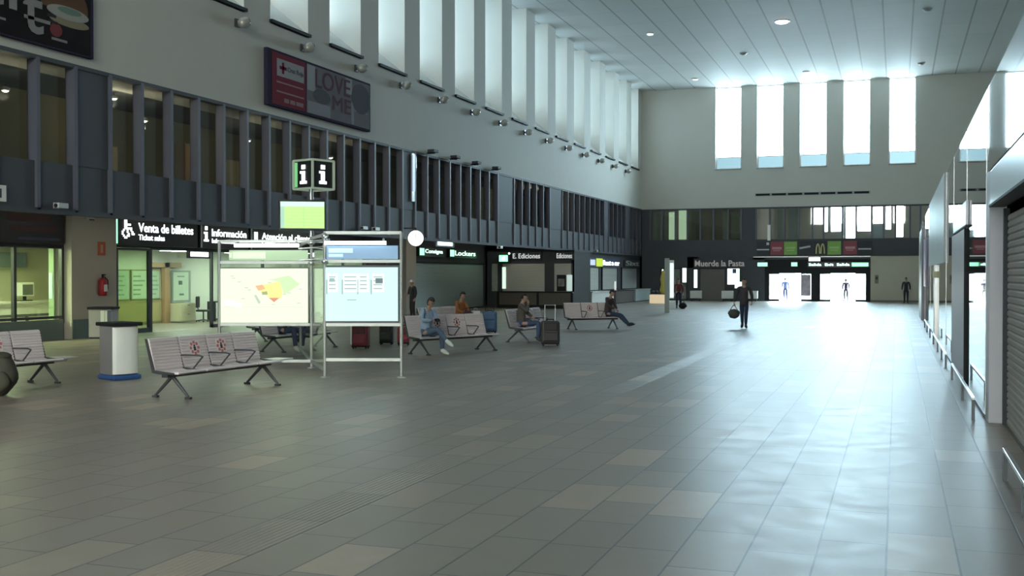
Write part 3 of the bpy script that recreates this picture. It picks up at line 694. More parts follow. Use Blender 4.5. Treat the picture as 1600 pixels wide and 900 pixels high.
# green signs over the shutter
for y0, y1, lab in [(51.95,55.2,'green lit sign with white letters above the shutter, nearer the clock'),(56.05,60.1,'green lit sign with white letters above the shutter, nearer the kiosk')]:
    t = thing('lit_sign', lab, 'sign', (-23.45, y0, 2.95), group='green signs over the shutter')
    B().box(-0.05,0.15,-0.05,y1-y0+0.05,0,0.46).build('case', m_sgn, t)
    B().box(0.15,0.17,0.02,0.55,0.06,0.42).build('pictogram', m_ledg, t)
    text_builder('Consigna' if y0 < 53 else 'Lockers', y1-y0-0.9, 0.27, (0.15, 0.7, 0.12)).build('lettering', glow('mint_glow',(0.55,1.0,0.75),SIGN*0.7), t)
t = thing('lit_sign', 'narrow white lit plate hanging under the gallery band by the clock', 'sign', (-18.85, 43.7, 3.28))
B().box(-0.06,0.06,-0.08,2.0,-0.06,0.26).build('case', m_sgn, t); B().box(0.06,0.07,0.1,1.75,0.0,0.16).build('face', m_led, t)
t = thing('exit_sign', 'small green lit running man sign over the kiosk corner', 'sign', (-22.5, 61.9, 2.72))
B().box(-0.08,0.62,-0.12,0,0,0.5).build('case', m_sgn, t); B().box(0.0,0.54,-0.14,-0.12,0.06,0.44).build('face', m_ledg, t)
pixels(["..#","###",".#.","#.#"], B(), (0.18,-0.14,0.12), 0.06, 'y', 0.01).build('pictogram', glow('mint_white',(0.8,1,0.88),SIGN), t)
t = thing('wall_lamp', 'tiny white lamp at the corner of the far kiosk', 'lamp', (-21.9, 61.85, 3.26))
B().box(-0.04,0.12,-0.05,0.05,-0.05,0.05).build('bracket', M_['dark'], t); B().ball((0.04,-0.1,0),(0.06,0.06,0.06),10,8).build('bulb', glow('tiny_lamp',(0.9,0.95,1),5), t)

# fire safety on the pillar
t = thing('wall_sign', 'small red and orange fire extinguisher plate on the broad pillar', 'sign', (-24.14, 28.72, 2.62))
B().box(0,0.02,0,0.34,0,0.43).build('plate', M_['orange'], t); B().box(0.02,0.026,0.11,0.22,0.08,0.34).build('pictogram', mat('plate_cream',(0.5,0.35,0.25),0.5), t)
t = thing('fire_extinguisher', 'red fire extinguisher hung on the broad pillar', 'extinguisher', (-24.02, 28.8, 1.32))
B().lathe([(0.10,0.0),(0.13,0.03),(0.13,0.46),(0.09,0.55),(0.04,0.58)], 18).build('cylinder', M_['red'], t)
B().box(0.11,0.135,-0.07,0.07,0.14,0.36).build('label_plate', M_['whitep'], t)
B().tube((0,0,0.58),(0,0,0.66),0.03,8).box(-0.02,0.02,-0.03,0.12,0.65,0.69).build('valve', M_['black'], t)
B().path([(0.02,0.04,0.62),(0.08,0.14,0.5),(0.08,0.15,0.25),(0.05,0.13,0.12)],0.018,8).build('hose', M_['black'], t)
B().box(-0.12,-0.09,-0.06,0.06,0.1,0.5).build('bracket', M_['black'], t)
t = thing('wall_box', 'tiny pale detector box near the top of the broad pillar', 'box', (-24.14, 28.2, 3.72))
B().box(0,0.08,0,0.32,0,0.1).build('housing', M_['pale'], t, bevel=0.01); B().box(0.08,0.09,0.05,0.27,-0.005,0.03).build('grille', M_['dark'], t)

# ------------------------------------------------------------------ ticket shop furniture
t = thing('counter', 'long pale ticket counter with a dark rail inside the ticket shop', 'counter', (-27.4, 17.0, 0))
B().box(-0.35,0.35,0,13.2,0,1.05).build('body', m_intw, t); B().box(-0.45,0.45,-0.05,13.25,1.05,1.12).build('worktop', mat('counter_top',(0.5,0.52,0.45),0.4), t)
B().box(0.36,0.42,0,13.2,0.62,0.70).box(0.36,0.42,0,13.2,0.02,0.1).build('rail', M_['leg'], t)
for y in (6.0,9.3,11.7): B().box(0.36,0.42,y,y+0.08,0.1,0.62).build('post', M_['leg'], t)
t = thing('computer_monitor', 'white desktop monitor with a dark screen on the ticket counter', 'monitor', (-27.4, 29.0, 1.12))
B().box(-0.12,0.12,-0.18,0.28,0,0.03).build('base', M_['black'], t); B().box(-0.03,0.03,0.0,0.1,0.03,0.2).build('stand', M_['black'], t)
B().box(-0.06,0.06,-0.42,0.42,0.16,0.62).build('housing', M_['whitep'], t, bevel=0.02); B().box(0.06,0.066,-0.10,0.36,0.2,0.55).build('screen', mat('screen_dark',(0.12,0.13,0.10),0.2), t)
t = thing('wall_cabinet', 'grey green overhead cabinet on the ticket shop back wall', 'cabinet', (-28.7, 25.9, 2.25))
B().box(0,0.4,0,4.2,0,0.5).build('carcass', M_['teal'], t); B().box(0.4,0.42,0.05,2.05,0.03,0.47).build('door', M_['teal'], t); B().box(0.4,0.42,2.15,4.15,0.03,0.47).build('door', M_['teal'], t)
t = thing('lit_sign', 'small cyan lit panel inside the ticket shop', 'sign', (-28.68, 27.0, 2.0))
B().box(0,0.06,0,1.5,0,0.2).build('case', m_sgn, t); B().box(0.06,0.07,0.03,1.47,0.03,0.17).build('face', glow('cyan_glow',(0.5,0.9,1.0),1.3), t)
t = thing('privacy_screen', 'tall green side panel with a pale blue notice inside the ticket shop', 'screen', (-24.6, 27.42, 0))
B().box(-0.32,-0.12,0,0.08,0.52,2.83).build('panel', mat('green_panel',(0.24,0.34,0.19),0.6), t); B().box(-0.31,-0.16,-0.012,0,1.25,2.05).build('notice', mat('blue_notice',(0.42,0.52,0.6),0.5), t)

# ------------------------------------------------------------------ information office furniture
m_post = mat('notice_green', (0.42,0.55,0.40), 0.6, 0, 0.15, 6); m_post2 = mat('notice_pale',(0.58,0.68,0.55),0.6,0,0.1,5)
m_wood = mat('office_wood', (0.42,0.36,0.15), 0.55, 0, 0.06, 2)
t = thing('wood_panelling', 'yellow wood panelling along the back of the information office', 'panelling', (-28.72, 33.7, 0))
B().box(0,0.08,0,4.2,0.1,0.9).build('panel', m_wood, t); B().box(0,0.1,0,4.2,0.9,0.95).build('cap', m_wood, t); B().box(0,0.09,0,4.2,0,0.1).build('skirting', mat('olive_skirting',(0.2,0.17,0.06),0.6), t)
for i, (y0, y1, lab) in enumerate([(34.3,34.95,'first'),(35.05,35.95,'second'),(36.05,37.1,'third'),(37.2,37.85,'fourth')]):
    t = thing('notice_board', 'green tinted notice board on the office wall, %s from the pillar side' % lab, 'notice board', (-28.72, y0, 0.98), group='notice boards in the information office')
    B().box(0,0.04,0,y1-y0,0,1.22).build('frame', mat('olive_frame',(0.25,0.25,0.1),0.5), t); B().box(0.04,0.05,0.05,y1-y0-0.05,0.05,1.17).build('sheet', m_post if i % 2 else m_post2, t)
    q = B()
    for j in range(5): q.box(0.05,0.054,0.1,(y1-y0)*random.uniform(0.5,0.85),0.2+j*0.18,0.26+j*0.18)
    q.build('text_lines', mat('notice_ink',(0.22,0.32,0.22),0.6), t)
t = thing('partition_post', 'orange wood post between the notice boards and the white poster', 'post', (-28.6, 37.95, 0))
B().box(-0.1,0.1,0,0.32,0,2.5).build('body', mat('orange_wood',(0.45,0.27,0.13),0.5), t); B().box(-0.1,0.1,-0.9,1.1,2.3,2.5).build('head', mat('orange_wood2',(0.45,0.30,0.16),0.5), t)
t = thing('framed_poster', 'tall framed green white poster in the information office', 'poster', (-28.6, 38.5, 0.82))
B().box(-0.05,0.05,0,1.25,0,1.35).build('frame', mat('grey_frame',(0.3,0.35,0.33),0.5), t); B().box(0.05,0.06,0.06,1.08,0.1,1.28).build('sheet', mat('mint_sheet',(0.62,0.74,0.62),0.5), t)
B().box(0.06,0.066,0.4,0.65,0.75,0.92).box(0.06,0.066,0.3,0.8,1.08,1.12).box(0.06,0.066,0.45,0.75,0.3,0.38).build('text_lines', M_['teal'], t)
t = thing('cabinet', 'low cream cabinet with two drawers below the framed poster', 'cabinet', (-28.3, 38.35, 0))
B().box(-0.3,0.25,0,1.05,0.04,0.8).build('carcass', mat('cream_laminate',(0.66,0.62,0.42),0.5), t, bevel=0.008)
for z in (0.08,0.46): 
    dr = B().box(0.25,0.27,0.03,1.02,z,z+0.33).build('drawer', mat('cream_front',(0.70,0.66,0.46),0.5), t); B().box(0.27,0.29,0.45,0.6,z+0.25,z+0.27).build('handle', M_['dark'], dr)
t = thing('office_chair', 'dark swivel chair beside the cream cabinet', 'chair', (-27.6, 39.3, 0), 0.3)
for i in range(5):
    an = 2*PI*i/5; B().tube((0,0,0.1),(0.3*math.cos(an),0.3*math.sin(an),0.06),0.022,8).ball((0.3*math.cos(an),0.3*math.sin(an),0.035),(0.035,0.035,0.035),10,6).build('leg', M_['leg'], t)
B().tube((0,0,0.08),(0,0,0.44),0.03,10).build('column', M_['leg'], t); B().box(-0.25,0.25,-0.25,0.25,0.44,0.52).build('seat', M_['black'], t, bevel=0.03)
B().box(-0.27,-0.21,-0.22,0.22,0.6,1.08).build('backrest', M_['black'], t, bevel=0.03); B().tube((-0.2,0,0.48),(-0.26,0,0.66),0.025,8).build('stem', M_['leg'], t)
t = thing('display_rack', 'low dark leaflet rack with pale sheets in the information office', 'rack', (-27.7, 40.0, 0))
B().box(-0.2,0.2,0,0.06,0,0.85).box(-0.2,0.2,1.0,1.06,0,0.85).box(-0.2,0.2,0,1.06,0.8,0.85).box(-0.2,0.2,0,1.06,0.05,0.1).build('frame', M_['black'], t)
for z in (0.15,0.38,0.6): B().box(-0.15,0.19,0.1,0.95,z,z+0.14).build('leaflets', M_['whitep'], t)['label'] = 'pale sheets'
t = thing('service_desk', 'white service desk further inside the information office', 'desk', (-27.6, 42.2, 0))
B().box(-0.35,0.35,0,4.5,0,1.0).build('body', M_['whitep'], t); B().box(-0.4,0.4,-0.05,4.55,1.0,1.05).build('worktop', M_['teal'], t)

# ------------------------------------------------------------------ far kiosk facing the camera
k = thing('kiosk', 'dark kiosk with two grey shutters and a brown panelled counter', 'kiosk', (-21.0, 62.1, 0))
XA, XB, Y0 = -23.4, -17.95, 62.1
q = B(); q.box(XA,XB,Y0,Y0+0.15,0,1.0); q.box(XA,XB,Y0,Y0+0.15,2.66,3.42)
for a, c in ((XA,-23.1),(-22.72,-22.4),(-19.75,-19.15),(-18.0,XB)): q.box(a,c,Y0,Y0+0.15,1.0,2.66)
q.box(XB-0.15,XB,Y0,Y0+0.3,0,3.42); q.box(XA,XB,Y0,Y0+3.75,3.36,3.44)
q.build('body', M_['dark'], k, world=True)
B().box(XB-0.13,XB-0.01,Y0+0.3,Y0+3.75,0,3.36).build('side_wall', M_['black'], k, world=True)
q = B().box(-22.6,-17.9,Y0-0.5,Y0,0.92,1.0).box(-22.6,-17.9,Y0-0.45,Y0,0,0.2)
for x in (-22.6,-20.1,-18.0): q.box(x,x+0.14,Y0-0.47,Y0,0.2,0.92)
q.build('counter', M_['black'], k, world=True)
B().box(-22.46,-20.1,Y0-0.43,Y0,0.2,0.92).build('counter_panel', mat('kiosk_brown',(0.10,0.088,0.072),0.5,0,0.1), k, world=True)
B().box(-19.96,-18.0,Y0-0.43,Y0,0.2,0.92).build('counter_panel', mat('kiosk_brown2',(0.10,0.088,0.072),0.5,0,0.1), k, world=True)
m_gsh = shutter_material('grey_kiosk_shutter', (0.48,0.475,0.43), 0.10, depth=0.35)
B().box(-22.4,-19.75,Y0+0.02,Y0+0.08,1.0,2.66).build('shutter', m_gsh, k, world=True)
B().box(-19.15,-18.0,Y0+0.02,Y0+0.08,1.0,2.66).build('shutter', m_gsh, k, world=True)
B().box(-23.1,-22.72,Y0+0.03,Y0+0.06,1.0,2.66).build('side_window', mat('pale_poster',(0.40,0.46,0.40),0.4,0,0.3,5), k, world=True)
B().box(-22.42,-22.2,Y0-0.02,Y0+0.02,1.15,2.45).build('light_strip', glow('kiosk_strip',(0.8,1.0,0.85),1.0), k, world=True)
B().box(-18.98,-18.42,Y0-0.04,Y0+0.02,1.02,1.98).build('display_case', M_['black'], k, world=True)
B().box(-18.9,-18.5,Y0-0.05,Y0-0.04,1.3,1.75).build('display', mat('display_print',(0.2,0.2,0.2),0.4,0,0.9,8), k, world=True)
B().box(-18.36,-18.04,Y0-0.05,Y0+0.02,1.03,1.98).build('light_box', glow('kiosk_lightbox',(0.75,0.95,0.9),0.6), k, world=True)
for x0, x1, s in ((-21.75,-19.95,'E. Ediciones'),(-19.0,-17.98,'Ediciones')):
    B().box(x0-0.1,x1+0.02,Y0-0.06,Y0,2.86,3.36).build('sign_board', m_sgn, k, world=True)
    subpart(text_builder(s, x1-x0-0.08, 0.3, (x0+0.02, Y0-0.06, 2.96), 'y'), 'lettering', m_ledw, k, k)

# shops along the far end of the arcade
struct(B().box(-19.1,-18.9,66.1,YB,0,3.45), 'wall_arcade_shops', M_['dark'], 'dark shopfront wall of the car hire counters', 'wall')
m_glsh = shutter_material('lead_grey_shutter', (0.33,0.335,0.33), 0.10, depth=0.4)
for i, (y0, y1, m, lab) in enumerate([(67.4,71.2,m_gsh,'pale grey closed shutter, first past the kiosk'),(72.2,76.3,m_gsh,'pale grey closed shutter under the lit blue and white sign'),(77.8,82.6,m_glsh,'lead grey closed shutter next to the end wall')]):
    t = thing('roller_shutter', lab, 'shutter', (-18.9, y0, 0.95))
    B().box(0,0.05,0,y1-y0,0.03,1.5).build('curtain', m, t); B().box(0,0.08,-0.08,0,0,1.55).box(0,0.08,y1-y0,y1-y0+0.08,0,1.55).build('guide_rail', M_['black'], t); B().box(0,0.1,-0.08,y1-y0+0.08,1.5,1.575).build('head_box', M_['dark'], t)
for i, (y0, y1, m, lab) in enumerate([(66.4,72.0,M_['whitep'],'pale service counter just past the kiosk'),(72.6,78.0,mat('maroon_laminate',(0.075,0.055,0.055),0.4),'dark maroon service counter between two pale ones'),(78.6,83.6,mat('blue_white_laminate',(0.45,0.52,0.54),0.4),'pale bluish service counter nearest the end wall')]):
    t = thing('service_counter', lab, 'counter', (-18.3, y0, 0))
    B().box(-0.5,0.3,0,y1-y0,0.06,0.86).build('body', m, t, bevel=0.01); B().box(-0.55,0.36,-0.02,y1-y0+0.02,0.86,0.92).build('worktop', M_['pale'] if i != 1 else M_['black'], t); B().box(-0.45,0.26,0.02,y1-y0-0.02,0,0.06).build('plinth', M_['dark'], t)
def shop_sign(label, y0, y1, z0, z1, txt, m, back=m_sgn, extra=None):
    t = thing('shop_sign', label, 'sign', (-18.88, y0, z0), group='signs over the car hire counters')
    B().box(0,0.08,-0.1,y1-y0+0.1,-0.08,z1-z0+0.08).build('board', back, t)
    return t
t = shop_sign('bright sign with a yellow green block between blue and white lettering', 67.7, 76.8, 2.62, 3.02, '', None, mat('sign_navy',(0.03,0.05,0.12),0.4))
B().box(0.08,0.1,0.1,2.4,-0.0,0.36).build('blue_panel', glow('blue_white_glow',(0.6,0.72,1.0),0.9), t)
B().box(0.08,0.11,2.7,4.3,-0.08,0.46).build('yellow_panel', glow('lime_glow',(0.62,0.82,0.05),0.85), t)
text_builder('Rent a car', 4.6, 0.34, (0.08, 4.5, 0.02), depth=0.03).build('lettering', m_led, t)
t = shop_sign('dark sign with grey lettering next to the end wall', 78.6, 83.4, 2.64, 3.0, '', None)
text_builder('Sixt', 4.3, 0.36, (0.08, 0.2, 0.02), depth=0.03).build('lettering', mat('letter_grey',(0.45,0.46,0.45),0.5), t)
t = thing('light_strip', 'slim upright white light strip between the shutters', 'light', (-18.88, 66.9, 0.95))
B().box(0,0.06,0,0.3,0,1.5).build('housing', M_['dark'], t); B().box(0.06,0.07,0.06,0.24,0.05,1.4).build('diffuser', glow('slim_strip',(0.9,0.95,0.9),0.7), t)
t = thing('display_stand', 'slim white upright display standing on the maroon counter', 'display', (-18.2, 73.2, 0.92))
B().box(-0.1,0.1,-0.15,0.15,0,0.04).build('base', M_['pale'], t); B().box(-0.03,0.03,-0.16,0.16,0.04,0.62).build('panel', glow('white_display',(0.9,1,0.95),0.7), t)

# ------------------------------------------------------------------ end wall shop and doors
t = thing('shop_sign', 'grey shop name in raised letters over the dark end wall shop', 'sign', (-14.6, YB-0.02, 2.62))
B().box(-0.1,3.95,-0.02,0.0,-0.1,0.6).build('board', M_['panel'], t)
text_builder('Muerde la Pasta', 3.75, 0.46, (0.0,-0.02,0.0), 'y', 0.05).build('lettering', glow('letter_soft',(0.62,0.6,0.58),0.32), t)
t = thing('roller_shutter', 'brown grey closed shutter of the dark end wall shop', 'shutter', (-14.2, YB+0.12, 0))
B().box(0,1.85,-0.04,0.02,0.0,2.45).build('curtain', shutter_material('brown_shutter',(0.17,0.155,0.145),0.10,depth=0.4), t); B().box(-0.1,0,-0.08,0.04,0,2.5).box(1.85,1.95,-0.08,0.04,0,2.5).build('guide_rail', M_['dark'], t); B().box(-0.1,1.95,-0.1,0.06,2.42,2.52).build('head_box', M_['dark'], t)
t = thing('light_box_sign', 'narrow upright white light box at the shutter edge', 'light', (-14.75, YB-0.03, 0.9))  # plain light box standing in for a bright strip of shop glass
B().box(0,0.42,-0.06,0.02,0,1.58).build('case', M_['dark'], t); B().box(0.08,0.34,-0.08,-0.06,0.08,1.48).build('face', glow('narrow_box',(0.75,1.0,0.8),1.6), t)
t = thing('light_box_sign', 'large bright greenish white window display of the dark shop', 'light', (-12.12, YB-0.02, 0.95))  # lit shop window built as a light box rather than a sign
B().box(-0.1,1.12,-0.06,0.0,-0.05,1.54).build('case', M_['dark'], t); B().box(0,0.9,-0.08,-0.06,0.3,1.5).box(0.55,1.08,-0.075,-0.06,0.02,0.5).build('face', glow('wide_box',(0.78,1.0,0.9),2.0), t); B().box(0.38,0.66,-0.1,-0.08,1.15,1.48).build('logo', M_['blue'], t)
t = thing('lit_sign', 'white lit panel behind the slim totem', 'light', (-15.75, YB-0.04, 1.35))  # plain light box like the two above, not a sign
B().box(0,0.55,-0.06,0.02,0,1.2).build('case', M_['dark'], t); B().box(0.2,0.5,-0.08,-0.06,0.05,1.15).build('face', glow('panel_box',(0.85,1,0.9),1.8), t)
struct(B().box(-17.3,-10.9,YB+1.2,YB+1.3,0,2.6), 'wall_back_shop', M_['brown'], 'dim brown inside wall of the end wall shop', 'wall')
t = thing('shop_front_frame', 'dark glazed frame of the end shop beside the totem', 'shopfront', (-17.3, YB+0.05, 0))
B().box(0,0.12,-0.05,0.05,0,2.5).box(2.0,2.12,-0.05,0.05,0,2.5).box(0,2.12,-0.05,0.05,2.4,2.5).box(0,2.12,-0.05,0.05,0,0.15).build('frame', M_['dark'], t); B().box(0.12,2.0,-0.01,0.01,0.15,2.4).build('pane', M_['glassdark'], t)

m_logo = {'r': mat('logo_red',(0.26,0.05,0.07),0.5), 'g': mat('logo_green',(0.22,0.42,0.09),0.5), 'w': mat('logo_white',(0.5,0.5,0.52),0.5), 'y': mat('logo_yellow',(0.55,0.50,0.22),0.5), 'k': M_['dark'], 'lg': mat('logo_lime',(0.36,0.55,0.2),0.5)}
SG = [(-9.93,'k','dark square shop plate with one white line, nearest the dark shop'),(-8.93,'r','dark red square shop plate, nearer the dark shop'),(-7.95,'g','lime green square shop plate, nearer the dark shop'),(-6.79,'k','dark shop plate with a slanted white word'),(-5.78,'y','dark shop plate with a yellow double arch letter'),(-4.82,'g','lime green square shop plate past the yellow arches'),(-3.69,'r','dark red square shop plate past the yellow arches'),(-2.66,'k','dark square shop plate with one white line, nearest the beige wall')]
for x, c, lab in SG:
    t = thing('shop_plate', lab, 'sign', (x, YB-0.02, 3.46), group='shop plates over the far doors')
    B().box(0,0.95,-0.05,0.02,0,1.0).build('plate', m_logo[c] if c != 'y' else M_['dark'], t, bevel=0.01)
    if c == 'r': B().box(0.12,0.82,-0.06,-0.05,0.42,0.6).box(0.2,0.7,-0.06,-0.05,0.3,0.36).build('lettering', mat('logo_pink',(0.5,0.25,0.28),0.5), t)
    elif c == 'g': B().box(0.12,0.82,-0.06,-0.05,0.45,0.6).box(0.2,0.75,-0.06,-0.05,0.3,0.38).build('lettering', m_logo['lg'], t)
    elif c == 'y':
        q = B()
        for cx in (0.28,0.62):
            pts = [(cx-0.17,0.08),(cx-0.15,0.5),(cx-0.09,0.76),(cx,0.86),(cx+0.09,0.76),(cx+0.15,0.5),(cx+0.17,0.08),(cx+0.08,0.08),(cx+0.07,0.48),(cx+0.03,0.68),(cx,0.72),(cx-0.03,0.68),(cx-0.07,0.48),(cx-0.08,0.08)]
            h = len(pts)
            vs = [(u,-0.07,v) for u, v in pts]
            q.add(vs, [(i, i+1, h-2-i, h-1-i) for i in range(6)])
        q.build('logo', m_logo['y'], t)
    elif x == -6.79:
        q = B().box(0.05,0.85,-0.06,-0.05,0.42,0.56); q.xform(Euler((0,math.radians(-10),0)).to_matrix().to_4x4()); q.build('lettering', m_logo['w'], t)
    else:
        q = B().box(0.0,0.9,-0.06,-0.05,0.36,0.46)
        if x < -9: q.box(0.7,0.9,-0.06,-0.05,0.75,0.95)
        q.build('lettering', m_logo['w'], t)
t = thing('hanging_banner', 'narrow white upright banner at the edge of the end gallery', 'banner', (-9.15, YB-0.1, 4.45))
B().box(0,0.22,-0.02,0,0.1,1.25).build('cloth', M_['whitep'], t); B().tube((-0.02,-0.01,1.26),(0.24,-0.01,1.26),0.02,8).build('rod', M_['pale'], t)
for x, w, lab, m in [(-9.87,0.72,'green lit exit sign at the dark shop end of the doors',m_ledg),(-7.4,0.42,'small green lit exit sign over the first pair of doors',m_ledg),(-6.14,0.8,'white lit plate above the exit lettering of the doors',m_led)]:
    z = 2.98 if m is m_led else 2.6
    t = thing('exit_sign', lab, 'sign', (x, YB-0.02, z)); B().box(-0.05,w+0.05,-0.1,0.0,-0.04,0.36).build('case', m_sgn, t); B().box(0,w,-0.12,-0.1,0.02,0.3).build('face', m, t)
t = thing('lit_sign', 'long green white lit sign over the doors next to the beige wall', 'sign', (-6.2, YB-0.02, 2.52))
B().box(-0.05,4.35,-0.08,0,0,0.4).build('case', m_sgn, t)
text_builder('Salida  Exit  Salida', 2.9, 0.2, (0.05,-0.08,0.12), 'y', 0.03).build('lettering', glow('cyan_white',(0.6,1.0,0.92),SIGN), t)
B().box(3.1,4.25,-0.11,-0.08,0.08,0.34).build('panel', m_ledg, t)
t = thing('wall_sign', 'small dark plate on the beige wall beside the doors', 'sign', (-1.5, YB-0.02, 1.35))
B().box(0,0.26,-0.02,0.0,0,0.62).build('plate', mat('plate_grey',(0.2,0.19,0.15),0.5), t); B().box(0.06,0.2,-0.026,-0.02,0.3,0.5).build('pictogram', M_['dark'], t)

# slim totem, planters and the sweet stand
t = thing('totem', 'slim freestanding pale totem with a cyan lit face', 'totem', (-11.2, 56.6, 0), math.radians(10))
B().box(-0.22,0.02,-0.1,0.1,0,2.85).build('post', mat('totem_grey',(0.33,0.38,0.35),0.5), t); B().box(0.02,0.26,-0.1,0.1,0.75,2.75).build('body', M_['whitep'], t); B().box(0.06,0.24,-0.115,-0.1,0.8,2.6).build('face', glow('totem_glow',(0.72,1.0,0.95),1.2), t)
t = thing('display_stand', 'cream lit display stand with a tall yellow figure by the totem', 'stand', (-15.6, 75.3, 0))
B().box(-0.6,0.5,-0.3,0.3,0,0.62).build('base', glow('cream_box',(1.0,0.78,0.5),0.55,(0.7,0.6,0.45)), t); B().box(-0.62,0.52,-0.32,0.32,0.62,0.66).build('shelf', M_['dark'], t)
B().lathe([(0.16,0.66),(0.24,0.9),(0.16,1.3),(0.22,1.7),(0.1,2.2),(0.02,2.3)],14,(0.3,0,0)).build('cone', mat('yellow_plastic',(0.6,0.5,0.1),0.4), t)
for x in (-0.4,-0.15): B().ball((x,0,0.78),(0.11,0.11,0.13),12,8).build('jar', M_['leg'], t)
for x, y, lab in [(-14.35,83.0,'small white planter box in front of the brown shutter'),(-11.95,82.8,'small white planter box under the bright window display'),(-10.2,83.2,'small white planter box beside the far doors')]:
    t = thing('planter_box', lab, 'planter', (x, y, 0), group='white boxes along the end wall')
    B().box(-0.42,0.42,-0.22,0.22,0.2,0.78).build('box', M_['whitep'], t, bevel=0.02)
    for sx in (-1,1): B().box(sx*0.3-0.04,sx*0.3+0.04,-0.15,0.15,0,0.2).build('foot', M_['dark'], t)
# ================================================================== INFORMATION STAND
r2 = Vector((0.9436, 0.3312)); nrm = Vector((0.3312, -0.9436))
L_, A_, P_, R_, D_ = Vector((-13.67,20.04)), Vector((-11.81,20.69)), Vector((-10.46,18.84)), Vector((-9.06,19.33)), Vector((-14.05,24.08))
st = thing('information_stand', 'glass and steel information stand with a lit map, screen and i cube on top', 'information stand', (-11.2, 20.3, 0))
def post(p, z1, r=0.035): B().tube((p.x,p.y,0),(p.x,p.y,z1),r,10).lathe([(0.09,0),(0.09,0.015),(0.04,0.03)],14,(p.x,p.y,0)).build('post', M_['stand'], st, world=True)
for p, z in ((L_,2.72),(A_,2.85),(P_,2.84),(R_,2.82),(D_,2.75)): post(p, z)
def rails(p, q, zs):
    for z in zs: B().bar(p, q, 0.05, 0.06, z).build('rail', M_['stand'], st, world=True)
rails(L_, A_, (0.12,0.90,2.23,2.68)); rails(P_, R_, (0.32,1.0,2.23,2.78)); rails(A_, D_, (0.12,2.70)); rails(A_, P_, (0.12,2.74))
m_pan = glass('stand_glass', (0.93,0.96,0.94), 0.0)
for p, q, a, c in ((L_,A_,0.18,0.90),(P_,R_,0.38,1.0),(A_,D_,0.18,2.7),(A_,P_,0.18,2.74)): B().bar(p, q, 0.012, 0, a, c).build('glass_sheet', m_pan, st, world=True)
def face_on(p, q, off): return p+nrm*off, q+nrm*off
def flat(b, o, u0, u1, z0, z1, off, mi, th=0.006):
    """rectangle on a stand panel: o its left end, u along the panel"""
    a = o+r2*u0+nrm*off; c = o+r2*u1+nrm*off
    return b.bar(a, c, th, 0, z0, z1, mi)
def poly(b, o, pts, off, mi, th=0.004):
    n = len(pts); vs = []
    for k in (0, th):
        for u, z in pts: w = o+r2*u+nrm*(off+k); vs.append((w.x, w.y, z))
    return b.add(vs, [tuple(range(n)), tuple(range(n,2*n))]+[(i,(i+1)%n,n+(i+1)%n,n+i) for i in range(n)], mi)
MAPG = STAND_GLOW  # tube light on the maps and boards is put in as their own glow
g_map = [glow('map_paper',(0.78,1.0,0.66),MAPG*1.15), glow('map_yellow',(1.0,0.86,0.30),MAPG*0.95), glow('map_orange',(1.0,0.55,0.28),MAPG*0.85), glow('map_red',(0.85,0.30,0.18),MAPG*0.8), glow('map_green',(0.42,0.55,0.22),MAPG*0.7), glow('map_pale_green',(0.62,0.9,0.46),MAPG), glow('map_grey',(0.62,0.72,0.62),MAPG*0.8), glow('map_white',(0.97,1.0,0.97),MAPG*1.1)]
q = B(); flat(q, L_, 0.04, 1.90, 0.97, 2.13, 0.03, 0, 0.04); fr = q.build('map_panel', g_map[:1], st, world=True)
q = B()
def mp(*pts): return [(0.07+x*1.76/1060, 2.08-(y-105)*1.06/680) for x, y in pts]
poly(q, L_, mp((420,320),(560,290),(740,250),(780,400),(760,480),(620,480)), 0.055, 1)
poly(q, L_, mp((430,310),(520,295),(560,350),(470,380)), 0.060, 2)
poly(q, L_, mp((600,475),(740,475),(670,535)), 0.060, 3); poly(q, L_, mp((510,395),(580,385),(590,430),(520,435)), 0.062, 4)
poly(q, L_, mp((600,230),(860,170),(1000,290),(800,430),(740,250)), 0.052, 5)
for i in range(4): poly(q, L_, mp((20,500+i*24),(60,495+i*24),(260,560+i*12),(240,575+i*12)), 0.054, 7)
poly(q, L_, mp((20,600),(1050,600),(1050,606),(20,606)), 0.054, 6)
for x, y in ((110,170),(130,200),(250,480),(290,330),(985,350),(965,540),(780,420),(840,400),(590,260),(330,360),(200,250),(640,560)): poly(q, L_, mp((x,y),(x+45,y),(x+45,y+14),(x,y+14)), 0.056, 6)
poly(q, L_, mp((410,440),(440,430),(500,540),(470,560)), 0.055, 6)
subpart(q, 'map_print', g_map, fr, st)
g_inf = [glow('notice_paper',(0.64,0.95,0.93),MAPG*1.0), glow('notice_white',(0.86,1.0,0.97),MAPG), glow('notice_grey',(0.42,0.60,0.60),MAPG*0.6), glow('notice_dark',(0.16,0.25,0.3),MAPG*0.5)]
q = B(); flat(q, P_, 0.02, 1.42, 1.10, 2.14, 0.03, 0, 0.04); fr = q.build('notice_panel', g_inf[:1], st, world=True)
q = B()
for u, w in ((0.06,0.2),(0.36,0.30),(0.66,0.2),(0.92,0.24)):
    flat(q, P_, u, u+w, 1.66, 2.02, 0.056, 1)
    for j in range(4): flat(q, P_, u+0.03, u+w-0.04, 1.72+j*0.075, 1.74+j*0.075, 0.060, 2)
    flat(q, P_, u-0.025, u, 1.62, 1.9, 0.056, 2)
flat(q, P_, 0.99, 1.13, 1.83, 1.93, 0.062, 3); flat(q, P_, 0.44, 0.62, 1.5, 1.52, 0.056, 2); flat(q, P_, 0.1, 0.2, 1.86, 1.93, 0.062, 2)
subpart(q, 'notice_print', g_inf, fr, st)
m_bk = mat('stand_backing', (0.05,0.055,0.06), 0.5)
q = B(); flat(q, L_, 0.02, 1.92, 0.95, 2.15, -0.01, 0, 0.03); flat(q, P_, 0.0, 1.44, 1.06, 2.18, -0.01, 0, 0.03); q.build('backing_board', m_bk, st, world=True)
